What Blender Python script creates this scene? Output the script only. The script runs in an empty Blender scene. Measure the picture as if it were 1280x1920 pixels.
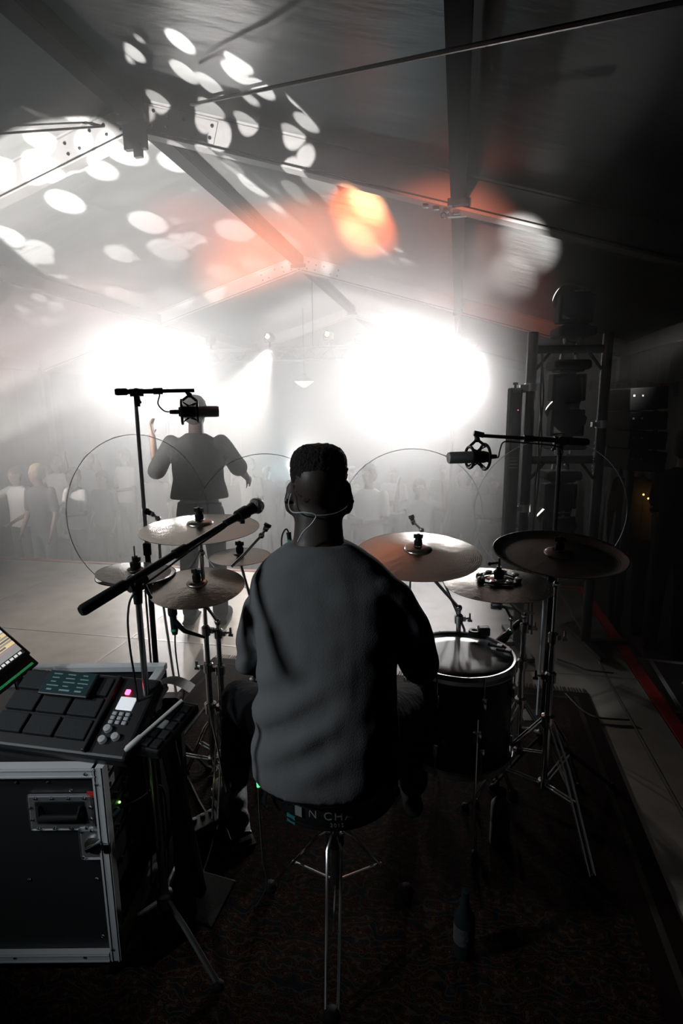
import bpy, bmesh, math, random
from mathutils import Vector, Matrix, Quaternion, noise
from math import sin, cos, pi, radians, sqrt, tan, atan2
random.seed(7)
SC = bpy.context.scene
COL = SC.collection
# ---------------- camera ----------------
F_PX, YAW, PITCH, ROLL = 1040.0, .2046, .1854, -.0095
CAM = Vector((0, 0, 1.65))
FW = Vector((-sin(YAW)*cos(PITCH), cos(YAW)*cos(PITCH), -sin(PITCH)))
R0 = Vector((cos(YAW), sin(YAW), 0)); U0 = R0.cross(FW)
RT = R0*cos(ROLL) + U0*sin(ROLL); UP = U0*cos(ROLL) - R0*sin(ROLL)
cd = bpy.data.cameras.new('camera'); cam = bpy.data.objects.new('camera', cd); COL.objects.link(cam)
cd.sensor_fit = 'VERTICAL'; cd.sensor_height = 36.0; cd.lens = 36.0*F_PX/1920
cd.clip_start = .02; cd.clip_end = 200
cam.matrix_world = Matrix(((RT.x, UP.x, -FW.x, CAM.x), (RT.y, UP.y, -FW.y, CAM.y), (RT.z, UP.z, -FW.z, CAM.z), (0, 0, 0, 1)))
SC.camera = cam
def ray(x, y): return FW + RT*((x-640)/F_PX) + UP*((960-y)/F_PX)
def at_depth(x, y, d): return CAM + ray(x, y)*d          # measured point of the photo, metres along the lens axis
def at_z(x, y, z): r = ray(x, y); return CAM + r*((z-CAM.z)/r.z)
def at_y(x, y, Y): r = ray(x, y); return CAM + r*(Y/r.y)
XA, ZA, SL, HW = -2.72, 4.22, .30, 5.36      # ridge x, fabric height at the ridge, slope, half width of the tent
def roof_pt(x, y, below=.27):                # the point of the roof (less a drop) seen at that point of the photo
    r = ray(x, y)
    for s in (1, -1):
        n = Vector((SL*s, 0, 1)); t = n.dot(Vector((XA, 0, ZA-below))-CAM)/n.dot(r); p = CAM+r*t
        if (p.x-XA)*s >= 0: return p
    return p
# ---------------- world, lights, exposure ----------------
w = bpy.data.worlds.new('world'); SC.world = w; w.use_nodes = True
w.node_tree.nodes['Background'].inputs[0].default_value = (.10, .16, .18, 1)
w.node_tree.nodes['Background'].inputs[1].default_value = .0
SC.view_settings.view_transform = 'Standard'; SC.view_settings.look = 'None'
SC.view_settings.gamma = 1; SC.view_settings.use_curve_mapping = False
SC.view_settings.exposure = 0.0
cy = SC.cycles
cy.use_denoising = True; cy.max_bounces = 4; cy.diffuse_bounces = 0; cy.glossy_bounces = 2
cy.transmission_bounces = 4; cy.transparent_max_bounces = 10; cy.volume_bounces = 0
cy.sample_clamp_indirect = 2.0; cy.sample_clamp_direct = 0; cy.caustics_reflective = False; cy.caustics_refractive = False
def spot(name, loc, target, power, color, deg, blend=.5, radius=.05, gobo=None):
    l = bpy.data.lights.new(name, 'SPOT'); l.energy = power; l.color = color
    l.spot_size = radians(deg); l.spot_blend = blend; l.shadow_soft_size = radius
    o = bpy.data.objects.new(name, l); COL.objects.link(o); o.location = loc
    o.rotation_euler = (Vector(target)-Vector(loc)).to_track_quat('-Z', 'Y').to_euler()
    if gobo:
        sc_, thr, seed, base = gobo
        l.use_nodes = True; nt = l.node_tree; em = nt.nodes['Emission']
        tc = nt.nodes.new('ShaderNodeTexCoord'); sp = nt.nodes.new('ShaderNodeSeparateXYZ')
        nt.links.new(tc.outputs['Normal'], sp.inputs[0])
        d1 = nt.nodes.new('ShaderNodeMath'); d1.operation = 'DIVIDE'; d2 = nt.nodes.new('ShaderNodeMath'); d2.operation = 'DIVIDE'
        nt.links.new(sp.outputs[0], d1.inputs[0]); nt.links.new(sp.outputs[2], d1.inputs[1])
        nt.links.new(sp.outputs[1], d2.inputs[0]); nt.links.new(sp.outputs[2], d2.inputs[1])
        cb = nt.nodes.new('ShaderNodeCombineXYZ'); nt.links.new(d1.outputs[0], cb.inputs[0]); nt.links.new(d2.outputs[0], cb.inputs[1])
        cb.inputs[2].default_value = seed
        v = nt.nodes.new('ShaderNodeTexVoronoi'); v.inputs['Scale'].default_value = sc_; v.inputs['Randomness'].default_value = .75
        nt.links.new(cb.outputs[0], v.inputs['Vector'])
        mr = nt.nodes.new('ShaderNodeMapRange'); mr.inputs[1].default_value = thr; mr.inputs[2].default_value = thr*.82
        mr.inputs[3].default_value = base; mr.inputs[4].default_value = 1.0
        nt.links.new(v.outputs['Distance'], mr.inputs[0]); nt.links.new(mr.outputs[0], em.inputs['Strength'])
    return o
COOL = (.86, .97, 1.0); WARM = (1, .93, .88)
L1 = at_y(850, 700, 11.2); L2 = at_y(292, 690, 10.2)
HAZE, HAZE_G, BEAM = .14, .62, 5
NEUT = (1, .98, .965)
for k_, dx in enumerate((-.42, .42)):
    spot('floodlight_right', L1+Vector((dx, 0, 0)), (-3.0, 0, .9), 1750, NEUT, 46, .9, .12)
    spot('floodlight_left', L2+Vector((dx, 0, 0)), (-.7, 0, .8), 850, NEUT, 48, .9, .10)
# off-camera moving heads with gobos, then added spots, aimed up at the roof
RR, RX = Vector((-2.7, .5, .9)), Vector((1.9, 2.3, .2))
spot('gobo_near', (-2.4, .2, 1.0), at_y(430, 235, 4.6), 3400, WARM, 17, .1, .006, (22, .45, 1.3, .0))
spot('gobo_corner', (-3.2, -.6, 1.6), at_y(40, 325, 4.75), 520, WARM, 13, .1, .006, (30, .42, 7.3, .0))
spot('gobo_left', RR, at_y(330, 425, 7.6), 16000, WARM, 27, .1, .006, (18, .50, 5, .25))
spot('gobo_far_left', RR, at_y(180, 568, 9.5), 9000, WARM, 10, .15, .006, (28, .45, 9, .05))
spot('gobo_right', RR, at_y(790, 505, 9.0), 12000, WARM, 7, .15, .006, (40, .42, 3, .05))
spot('roof_sheen_orange', (-1.0, -1.5, 1.0), roof_pt(684, 420, 0), 100000, (1, .15, .04), 6, 1, .02)  # added unseen spots imitating orange reflections and glow on the roof fabric
spot('roof_sheen_orange', (-1.0, -1.5, 1.0), roof_pt(674, 448, 0), 90000, (1, .42, .2), 4, 1, .02)
spot('roof_sheen_orange', (-1.0, -1.5, 1.0), roof_pt(690, 385, 0), 70000, (1, .42, .2), 3.6, 1, .02)
spot('roof_sheen_orange', RR, at_y(430, 430, 8.3), 6000, (1, .14, .09), 12, 1, .02)
spot('roof_sheen_orange', RR, at_y(250, 575, 9.7), 6000, (1, .20, .09), 10, 1, .02)
spot('roof_sheen_orange', (-1.0, -1.5, 1.7), at_y(905, 548, 9.3), 4000, (1, .20, .09), 14, 1, .02)
spot('roof_sheen_orange', (-1.0, -1.5, 1.7), roof_pt(716, 180, 0), 60, (1, .12, .08), 6, 1, .02)
spot('roof_sheen_white', (-.8, -1.5, 1.0), roof_pt(960, 520, 0), 16000, WARM, 4.5, 1, .02)  # added unseen spots imitating white glossy streaks on the roof
spot('roof_sheen_white', (-.8, -1.5, 1.0), roof_pt(990, 460, 0), 12000, WARM, 5, 1, .02)
spot('roof_sheen_white', (.7, -1.5, 1.7), roof_pt(1065, 250, 0), 70, WARM, 8, 1, .02)
spot('front_wash', RR, (-2.9, 10.4, 3.9), 4200, WARM, 34, 1, .1)
spot('roof_wash', (-2.9, 10.0, .3), (-3.4, 3.0, 4.3), 140, (.60, .90, 1.0), 74, 1, .3)  # added wash without a fixture, gives the roof its cool tone
spot('truss_fill', (-3.0, 9.8, .5), (-2.6, 14.5, 3.0), 7000, WARM, 70, 1, .1)  # added spot to brighten the truss, no fixture behind it
spot('side_lamp', (-3.2, -.15, 2.5), (-.85, 1.4, 1.15), 150, (.88, .95, 1.0), 36, 1, .12)
spot('rack_fill', (-2.0, -.5, 2.2), (-1.15, 1.2, .62), 65, (.88, .95, 1.0), 26, 1, .05)  # added fill to brighten the rack case edges, no lamp stands there
spot('crowd_fill', (-6.8, 4.2, 2.3), (-4.2, 8.6, .3), 950, WARM, 70, 1, .1)  # added fill spots on the crowd, from no real fixture
spot('crowd_fill', (1.7, 4.6, 2.2), (-.8, 8.2, .4), 260, WARM, 50, 1, .1)
spot('stage_fill', (-3.4, 10.0, 2.7), (-2.5, 4.1, 0), 2200, (1, .93, .84), 24, .9, .06)  # added fill to lift the left stage floor, no fixture built
# ---------------- materials ----------------
MATS = {}
def mat(name, col, rough=.6, metal=0.0, bump=0, bscale=40, emit=None, estr=1, var=0, vscale=5, trans=0, spec=.5, detail=3, stretch=None, aniso=0):
    if name in MATS: return MATS[name]
    m = bpy.data.materials.new(name); m.use_nodes = True; nt = m.node_tree; b = nt.nodes['Principled BSDF']
    b.inputs['Base Color'].default_value = (*col, 1); b.inputs['Roughness'].default_value = rough; b.inputs['Metallic'].default_value = metal
    b.inputs['Specular IOR Level'].default_value = spec
    if aniso: b.inputs['Anisotropic'].default_value = aniso
    if trans: b.inputs['Transmission Weight'].default_value = trans
    if emit: b.inputs['Emission Color'].default_value = (*emit, 1); b.inputs['Emission Strength'].default_value = estr
    if bump or var:
        tc = nt.nodes.new('ShaderNodeTexCoord'); mp = nt.nodes.new('ShaderNodeMapping'); nt.links.new(tc.outputs['Object'], mp.inputs[0])
        if stretch: mp.inputs['Scale'].default_value = stretch
    if bump:
        n = nt.nodes.new('ShaderNodeTexNoise'); n.inputs['Scale'].default_value = bscale; n.inputs['Detail'].default_value = detail
        nt.links.new(mp.outputs[0], n.inputs['Vector']); bp = nt.nodes.new('ShaderNodeBump'); bp.inputs['Strength'].default_value = bump; bp.inputs['Distance'].default_value = .02
        nt.links.new(n.outputs['Fac'], bp.inputs['Height']); nt.links.new(bp.outputs[0], b.inputs['Normal'])
    if var:
        n = nt.nodes.new('ShaderNodeTexNoise'); n.inputs['Scale'].default_value = vscale; n.inputs['Detail'].default_value = 4
        nt.links.new(mp.outputs[0], n.inputs['Vector']); r = nt.nodes.new('ShaderNodeMapRange')
        r.inputs[1].default_value = .3; r.inputs[2].default_value = .7; r.inputs[3].default_value = 1-var; r.inputs[4].default_value = 1+var
        nt.links.new(n.outputs['Fac'], r.inputs[0]); mx = nt.nodes.new('ShaderNodeVectorMath'); mx.operation = 'SCALE'
        mx.inputs[0].default_value = col; nt.links.new(r.outputs[0], mx.inputs['Scale']); nt.links.new(mx.outputs[0], b.inputs['Base Color'])
    MATS[name] = m; return m
M = lambda k: MATS[k]
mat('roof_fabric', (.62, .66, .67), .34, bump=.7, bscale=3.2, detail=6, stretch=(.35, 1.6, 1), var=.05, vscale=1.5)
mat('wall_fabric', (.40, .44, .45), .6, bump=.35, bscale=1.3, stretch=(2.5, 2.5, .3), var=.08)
mat('aluminium', (.62, .64, .65), .32, .85, bump=.04, bscale=30)
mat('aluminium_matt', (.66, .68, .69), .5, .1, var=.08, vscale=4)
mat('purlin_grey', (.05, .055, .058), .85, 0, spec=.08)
mat('dark_steel', (.02, .022, .023), .4, .6)
mat('black_plastic', (.012, .013, .014), .45, spec=.35)
mat('black_matt', (.006, .0065, .007), .8, spec=.15)
mat('black_rubber', (.010, .011, .012), .7, spec=.2)
mat('chrome', (.75, .76, .77), .14, 1.0)
mat('chrome_worn', (.5, .51, .52), .3, 1.0, bump=.05, bscale=60)
mat('stage_board', (.66, .60, .53), .36, bump=.06, bscale=160, var=.12, vscale=6, spec=.5)
mat('stage_edge_alu', (.75, .73, .7), .35, .6)
mat('red_edge', (.45, .03, .02), .6)
mat('ground', (.05, .052, .05), .8, var=.3, vscale=2)
mat('cable_black', (.012, .012, .013), .5)
mat('white_print', (.3, .31, .31), .6)
mat('skin', (.26, .18, .145), .5, var=.08, vscale=9)
mat('hair', (.012, .010, .009), .85, bump=.8, bscale=140)
mat('acrylic', (1, 1, 1), .05)
# ---------------- mesh helpers ----------------
def finish(name, bm, m, parent=None, smooth=False, mats=None):
    me = bpy.data.meshes.new(name); bm.normal_update(); bm.to_mesh(me); bm.free()
    for x in (mats or [m]): me.materials.append(MATS[x] if isinstance(x, str) else x)
    if smooth:
        for p in me.polygons: p.use_smooth = True
        try: me.set_sharp_from_angle(angle=radians(38))
        except Exception: pass
    o = bpy.data.objects.new(name, me); COL.objects.link(o)
    if parent: o.parent = parent
    return o
def tag(o, label=None, cat=None, group=None, kind=None):
    if label: o['label'] = label
    if cat: o['category'] = cat
    if group: o['group'] = group
    if kind: o['kind'] = kind
    return o
def empty(name, loc=(0, 0, 0), rz=0, label=None, cat=None, group=None, kind=None, rot=None):
    o = bpy.data.objects.new(name, None); COL.objects.link(o); o.location = loc; o.empty_display_size = .1
    o.rotation_euler = rot if rot else (0, 0, rz)
    return tag(o, label, cat, group, kind)
def kids(o): return [c for c in bpy.data.objects if c.parent == o]
def copy_tree(o, loc=None, rz=None, label=None, parent=None, top=True):
    c = o.copy(); COL.objects.link(c); c.parent = parent
    if top:
        if loc is not None: c.location = loc
        if rz is not None: c.rotation_euler = (0, 0, rz)
        if label: c['label'] = label
    for ch in kids(o): copy_tree(ch, parent=c, top=False)
    return c
def B(): return bmesh.new()
def box(bm, c, s, rot=None, mi=0):
    c = Vector(c); vs = []
    for x in (-.5, .5):
        for y in (-.5, .5):
            for z in (-.5, .5):
                v = Vector((x*s[0], y*s[1], z*s[2]))
                if rot is not None: v = rot @ v
                vs.append(bm.verts.new(c+v))
    for f in ((0, 1, 3, 2), (4, 6, 7, 5), (0, 4, 5, 1), (2, 3, 7, 6), (0, 2, 6, 4), (1, 5, 7, 3)):
        bm.faces.new([vs[i] for i in f]).material_index = mi
    return vs
def bbox(bm, c, s, b=.01, rot=None, seg=2):
    t = B(); box(t, (0, 0, 0), s); bmesh.ops.bevel(t, geom=t.edges[:], offset=b, segments=seg, affect='EDGES', profile=.5)
    join(bm, t, c, rot)
def join(bm, t, c=(0, 0, 0), rot=None, mi=None):
    mp = {}; c = Vector(c)
    for v in t.verts: mp[v] = bm.verts.new((rot @ v.co if rot is not None else v.co)+c)
    for f in t.faces:
        try:
            g = bm.faces.new([mp[v] for v in f.verts]); g.material_index = f.material_index if mi is None else mi
        except ValueError: pass
    t.free()
def frame_of(d):
    d = d.normalized(); a = Vector((0, 0, 1)) if abs(d.z) < .9 else Vector((1, 0, 0))
    u = d.cross(a).normalized(); return u, d.cross(u).normalized()
def tube(bm, pts, r, n=8, cap=True, mi=0):
    pts = [Vector(p) for p in pts]; rs = r if isinstance(r, (list, tuple)) else [r]*len(pts); rings = []; u = None
    for i, p in enumerate(pts):
        d = (pts[min(i+1, len(pts)-1)]-pts[max(i-1, 0)])
        if d.length < 1e-9: d = Vector((0, 0, 1))
        d.normalize()
        if u is None: u, v = frame_of(d)
        else:
            u = (u-d*u.dot(d))
            if u.length < 1e-6: u, v = frame_of(d)
            u.normalize(); v = d.cross(u)
        rings.append([bm.verts.new(p+(u*cos(2*pi*k/n)+v*sin(2*pi*k/n))*rs[i]) for k in range(n)])
    for a, b in zip(rings, rings[1:]):
        for k in range(n): bm.faces.new((a[k], a[(k+1) % n], b[(k+1) % n], b[k])).material_index = mi
    if cap:
        bm.faces.new(rings[0][::-1]).material_index = mi; bm.faces.new(rings[-1]).material_index = mi
def lathe(bm, prof, c=(0, 0, 0), n=24, rot=None, cap=False, mi=0, sx=1, sy=1):
    c = Vector(c); rings = []
    for r, z in prof:
        ring = []
        for k in range(n):
            v = Vector((r*cos(2*pi*k/n)*sx, r*sin(2*pi*k/n)*sy, z))
            if rot is not None: v = rot @ v
            ring.append(bm.verts.new(c+v))
        rings.append(ring)
    for a, b in zip(rings, rings[1:]):
        for k in range(n): bm.faces.new((a[k], a[(k+1) % n], b[(k+1) % n], b[k])).material_index = mi
    if cap:
        bm.faces.new(rings[0][::-1]).material_index = mi; bm.faces.new(rings[-1]).material_index = mi
def rot_to(d, up='Z'): return Vector((0, 0, 1)).rotation_difference(Vector(d).normalized()).to_matrix()
def spline(pts, n=6):
    pts = [Vector(p) for p in pts]; out = []
    for i in range(len(pts)-1):
        p0 = pts[max(i-1, 0)]; p1 = pts[i]; p2 = pts[i+1]; p3 = pts[min(i+2, len(pts)-1)]
        for k in range(n):
            t = k/n; out.append(.5*((2*p1)+(p2-p0)*t+(2*p0-5*p1+4*p2-p3)*t*t+(3*p1-p0-3*p2+p3)*t**3))
    out.append(pts[-1]); return out
def tb(name, pts, r, m, parent=None, n=8, smooth=True):
    bm = B(); tube(bm, pts, r, n); return finish(name, bm, m, parent, smooth)
def cable(name, pts, r, m='cable_black', parent=None, label=None, cat='cable', seg=6):
    bm = B(); tube(bm, spline(pts, seg), r, 6); o = finish(name, bm, m, parent, True)
    return tag(o, label, cat) if label else o
def text_mesh(name, s, size, m, parent, loc, rot, depth=.0006, spacing=1.0):
    cu = bpy.data.curves.new(name, 'FONT'); cu.body = s; cu.size = size; cu.extrude = depth; cu.align_x = 'CENTER'; cu.align_y = 'CENTER'; cu.space_character = spacing
    t = bpy.data.objects.new(name+'_tmp', cu); COL.objects.link(t); dg = bpy.context.evaluated_depsgraph_get()
    me = bpy.data.meshes.new_from_object(t.evaluated_get(dg)); bpy.data.objects.remove(t); me.materials.clear(); me.materials.append(MATS[m])
    o = bpy.data.objects.new(name, me); COL.objects.link(o); o.parent = parent; o.location = loc; o.rotation_euler = rot
    return o
def share(name, src, loc, parent, rot=None, scale=None):
    o = bpy.data.objects.new(name, src.data); COL.objects.link(o); o.parent = parent; o.location = loc
    if rot is not None: o.rotation_euler = rot
    if scale is not None: o.scale = scale
    return o
# ---------------- tent and stage ----------------
XL, XR = XA-HW, XA+HW; ZE = ZA-SL*HW
FR = [-.2, 4.8, 9.8, 14.8, 19.8]
ang = math.atan(SL)
def S(name, bm, m, parent=None, smooth=False, mats=None, label=None):
    o = finish(name, bm, m, parent, smooth, mats)
    if not parent: o['kind'] = 'structure'
    if label: o['label'] = label
    return o
ceil = empty('ceiling', (0, 0, 0), label='grey fabric gable roof of the marquee', kind='structure')
for i in range(-1, 4):
    y0 = FR[i] if i >= 0 else -5.2; y1 = FR[i+1]
    for s in (-1, 1):
        bm = B(); nx, ny = 22, 20; g = {}
        for a in range(nx+1):
            for b in range(ny+1):
                u, v = a/nx, b/ny; x = XA+s*HW*u; y = y0+(y1-y0)*v
                sag = .035*sin(pi*min(v*1.0, 1))*sin(pi*((u*2) % 1)) + .012*noise.noise(Vector((x*1.3, y*2.6, s*3)))*min(1, 8*min(v, 1-v))
                g[a, b] = bm.verts.new((x, y, ZA-SL*HW*u - sag))
        for a in range(nx):
            for b in range(ny): bm.faces.new((g[a, b], g[a+1, b], g[a+1, b+1], g[a, b+1]))
        S('roof_panel', bm, 'roof_fabric', ceil, True)
def rafter(y, s):
    o = empty('roof_rafter', (XA, y, 0), label=None, kind='structure')
    o['label'] = 'aluminium roof rafter on the %s slope of bay line %s' % ('left' if s < 0 else 'right', {-.2: 'behind the drummer', 4.8: 'nearest the stage', 9.8: 'in the middle of the tent', 14.8: 'second from the far gable', 19.8: 'at the far gable'}[y])
    L = HW/cos(ang); rot = Matrix.Rotation(ang if s > 0 else -ang, 3, 'Y'); d = rot @ Vector((s, 0, 0)); nrm = rot @ Vector((0, 0, 1))
    def P(t, h): return d*t + nrm*h + Vector((0, 0, ZA))
    bm = B(); box(bm, P(L/2, -.125), (L, .10, .21), rot); finish('web', bm, 'aluminium_matt', o)
    for h in (-.008, -.243):
        bm = B(); box(bm, P(L/2, h), (L, .13, .016), rot); finish('flange', bm, 'aluminium_matt', o)
    for yy in (-.058, .058):
        bm = B(); box(bm, P(L/2, -.222)+Vector((0, yy, 0)), (L-.1, .008, .010), rot); finish('keder_rail', bm, 'dark_steel', o)
    if y < 18:                                             # ridge gusset with bolts
        bm = B(); box(bm, P(.42, -.125)+Vector((0, -.054, 0)), (.72, .012, .17), rot); gu = finish('gusset', bm, 'aluminium_matt', o)
        for k, (t, h) in enumerate(((.2, -.07), (.2, -.18), (.34, -.09), (.34, -.17), (.48, -.08), (.62, -.17), (.74, -.08), (.74, -.17))):
            b0 = B(); lathe(b0, [(.013, 0), (.013, .012), (.008, .014)], P(t, h)+Vector((0, -.060, 0)), 8, Matrix.Rotation(pi/2, 3, 'X'), True); finish('bolt', b0, 'dark_steel', gu)
    return o
for y in FR[:-1]:
    for s in (-1, 1): rafter(y, s)
# ridge and side purlins per bay
def purlin(x, y0, y1, z, wx, hz, m, lab):
    o = empty('roof_purlin', (x, y0, z), label=lab, kind='structure')
    bm = B(); box(bm, (0, (y1-y0)/2, 0), (wx, y1-y0, hz)); finish('beam', bm, m, o)
    for e in (-1, 1):
        b2 = B(); box(b2, (e*wx*.52, (y1-y0)/2, -hz*.36), (.012, y1-y0-.12, .016)); finish('rail', b2, m, o)
    b3 = B(); box(b3, (0, y1-y0-.07, -hz*.5-.015), (wx*1.6, .05, .05)); finish('bracket', b3, 'dark_steel', o)
    b3 = B(); box(b3, (0, .07, -hz*.5-.015), (wx*1.6, .05, .05)); finish('bracket', b3, 'dark_steel', o)
nm = ['behind the drummer', 'over the drum kit', 'over the stage front', 'over the crowd', 'by the far gable']
for i in range(-1, 4):
    y0 = (FR[i] if i >= 0 else -5.2)+.06; y1 = FR[i+1]-.06
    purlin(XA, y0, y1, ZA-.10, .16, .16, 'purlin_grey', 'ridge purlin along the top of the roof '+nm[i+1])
    for s in (-1, 1):
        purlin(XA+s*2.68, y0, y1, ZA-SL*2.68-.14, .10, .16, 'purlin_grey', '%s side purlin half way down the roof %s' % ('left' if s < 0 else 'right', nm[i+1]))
# hanging ridge bracket seen at the nearest frame
bm = B(); box(bm, (XA, 4.72, ZA-.30), (.20, .05, .22)); box(bm, (XA+.03, 4.70, ZA-.43), (.07, .04, .10)); t_ = finish('trim_ridge_bracket', bm, 'dark_steel'); t_['kind'] = 'structure'; t_['label'] = 'dark steel ridge bracket at the nearest frame'
# eave beams, walls
for s, nme in ((-1, 'left'), (1, 'right')):
    x = XA+s*HW
    bm = B(); box(bm, (x, 7.3, ZE-.10), (.14, 25, .2)); S('trim_eave_'+nme, bm, 'aluminium_matt')
    bm = B(); n = 200; lo = []; hi = []
    for k in range(n+1):
        y = -5.2+25*k/n; dx = .03*sin(k*1.9)+.02*sin(k*.7)
        lo.append(bm.verts.new((x+dx*1.6, y, -1.0))); hi.append(bm.verts.new((x+dx*.4, y, ZE-.05)))
    for k in range(n): bm.faces.new((lo[k], lo[k+1], hi[k+1], hi[k]))
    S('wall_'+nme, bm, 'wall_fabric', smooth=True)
    for y in FR[1:]:
        bm = B(); box(bm, (x-s*.1, y, (ZE-1)/2-.03), (.12, .2, ZE+1-.2)); o = S('tent_post', bm, 'aluminium_matt'); o['label'] = 'aluminium %s wall post of the tent' % nme
for y, nme in ((19.8, 'back'), (-5.2, 'front')):
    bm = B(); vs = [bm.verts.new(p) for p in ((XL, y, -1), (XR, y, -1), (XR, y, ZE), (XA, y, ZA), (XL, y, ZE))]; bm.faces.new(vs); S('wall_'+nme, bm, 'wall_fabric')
bm = B(); box(bm, (XA, 7.3, -1.05), (2*HW+.4, 25.4, .1)); S('floor', bm, 'ground')
# stage deck: individual boards with aluminium edges, top at z = 0
stage = empty('stage_deck', (0, 0, 0), label='raised stage deck of square grey boards with pale aluminium edges', kind='structure')
SX1, SY1 = 1.13, 5.2
xs = [SX1]; x = .95
while x > XL+.3: xs.append(x); x -= 1.63
ys = []; y = SY1
while y > -3: ys.append(y); y -= 1.75
k = 0
for i in range(len(xs)-1):
    for j in range(len(ys)-1):
        x1, x0, y1, y0 = xs[i], xs[i+1], ys[j], ys[j+1]
        if y1 < 0: continue
        bm = B(); box(bm, ((x0+x1)/2, (y0+y1)/2, -.02), (x1-x0-.016, y1-y0-.016, .04)); finish('board', bm, 'stage_board', stage)
        k += 1
for xx in xs[1:]:
    bm = B(); box(bm, (xx, (SY1-3)/2, -.021), (.011, SY1+3, .046)); finish('edge_strip', bm, 'stage_edge_alu', stage)
for yy in ys[1:]:
    bm = B(); box(bm, ((SX1+xs[-1])/2, yy, -.0215), (SX1-xs[-1], .011, .046)); finish('edge_strip', bm, 'stage_edge_alu', stage)
bm = B(); box(bm, ((SX1+xs[-1])/2, SY1+.03, -.10), (SX1-xs[-1]+.1, .06, .21)); e_ = finish('front_edge', bm, 'red_edge', stage); e_['label'] = 'red edge strip'
bm = B(); box(bm, (SX1+.035, (SY1-3)/2, -.10), (.07, SY1+3, .21)); e_ = finish('side_edge', bm, 'red_edge', stage); e_['label'] = 'red edge strip'
bm = B(); box(bm, ((SX1+xs[-1])/2, SY1-.1, -.55), (SX1-xs[-1], .04, .8)); finish('skirt', bm, 'black_matt', stage)
bm = B(); box(bm, (SX1-.1, (SY1-3)/2, -.55), (.04, SY1+3, .8)); finish('skirt', bm, 'black_matt', stage)
# haze: a dense bank over the stage and crowd, thin beyond a slanting edge on the right
def haze_body(name, mname, lft, rgt, label):
    """lft / rgt: lists of (x, y) along the two sides, same y values"""
    bm = B(); e = .12; secs = []
    for (xl, y), (xr, _) in zip(lft, rgt):
        top = lambda x: ZA-.02-SL*abs(x-XA)-(.02 if abs(x-XA) < 1 else .10)
        xm = max(min(XA, xr-.05), xl+.05); secs.append([bm.verts.new(q) for q in ((xl, y, -.98), (xr, y, -.98), (xr, y, top(xr)), (xm, y, top(xm)), (xl, y, top(xl)))])
    bm.faces.new(secs[0]); bm.faces.new(secs[-1][::-1])
    for a, b in zip(secs, secs[1:]):
        for k in range(5): bm.faces.new((a[k], b[k], b[(k+1) % 5], a[(k+1) % 5]))
    bmesh.ops.recalc_face_normals(bm, faces=bm.faces[:])
    return tag(finish(name, bm, mname), label, 'haze', kind='stuff')
hm = bpy.data.materials.new('haze'); hm.use_nodes = True; nt = hm.node_tree; nt.nodes.clear()
out = nt.nodes.new('ShaderNodeOutputMaterial'); vs_ = nt.nodes.new('ShaderNodeVolumeScatter'); vs_.inputs['Color'].default_value = (.97, .985, .99, 1)
vs_.inputs['Density'].default_value = HAZE; vs_.inputs['Anisotropy'].default_value = HAZE_G; nt.links.new(vs_.outputs[0], out.inputs['Volume'])
MATS['haze'] = hm
h2_ = hm.copy(); h2_.name = 'haze_thin'; MATS['haze_thin'] = h2_
for nd in h2_.node_tree.nodes:
    if nd.type == 'VOLUME_SCATTER': nd.inputs['Density'].default_value = HAZE*.28
YS = (2.45, 6.0, 12.0, 19.7); XB = (.08, .70, 1.6, 2.3)
haze_body('stage_haze', 'haze', [(XL+.12, y) for y in YS], list(zip(XB, YS)), 'pale smoke haze filling the tent beyond the drum kit')
haze_body('thin_haze', 'haze_thin', [(x+.004, y) for x, y in zip(XB, YS)], [(XR-.1, y) for y in YS], 'thin dark haze at the right side of the tent behind the tower')
# ---------------- people ----------------
for n_, c_ in (('cloth_black', (.010, .011, .012)), ('cloth_charcoal', (.085, .088, .09)), ('cloth_grey', (.30, .31, .32)), ('cloth_white', (.75, .75, .74)), ('cloth_navy', (.03, .04, .06)), ('cloth_denim', (.10, .13, .17))):
    mat(n_, c_, .9, bump=.35, bscale=30, spec=.15, detail=5)
mat('shirt_grey', (.20, .205, .21), .95, bump=.12, bscale=260, spec=.1)
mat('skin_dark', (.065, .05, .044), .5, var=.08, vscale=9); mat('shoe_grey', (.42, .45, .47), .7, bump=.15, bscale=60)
mat('eye_white', (.7, .7, .68), .3); mat('hair_brown', (.05, .035, .025), .8, bump=.6, bscale=90); mat('hair_blond', (.35, .27, .16), .8, bump=.6, bscale=90)
FH = Vector((-sin(YAW), cos(YAW), 0)); RH = Vector((cos(YAW), sin(YAW), 0))
def ell(c, u, v): return (Vector(c), Vector(u), Vector(v))
def loft(bm, secs, n=20):
    rings = [[bm.verts.new(c+u*cos(2*pi*k/n)+v*sin(2*pi*k/n)) for k in range(n)] for c, u, v in secs]
    for a, b in zip(rings, rings[1:]):
        for k in range(n): bm.faces.new((a[k], a[(k+1) % n], b[(k+1) % n], b[k]))
    bm.faces.new(rings[0][::-1]); bm.faces.new(rings[-1])
def ball(bm, c, r, seg=14, rot=None):
    t = B(); bmesh.ops.create_uvsphere(t, u_segments=seg, v_segments=max(6, seg//2+2), radius=1)
    r = r if isinstance(r, (tuple, list)) else (r, r, r)
    for v in t.verts: v.co = Vector((v.co.x*r[0], v.co.y*r[1], v.co.z*r[2]))
    join(bm, t, c, rot)
def limb(bm, pts, rs, n=12):
    tube(bm, pts, rs, n)
    for p, r in zip(pts, rs): ball(bm, p, r*.995, 12)
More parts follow.
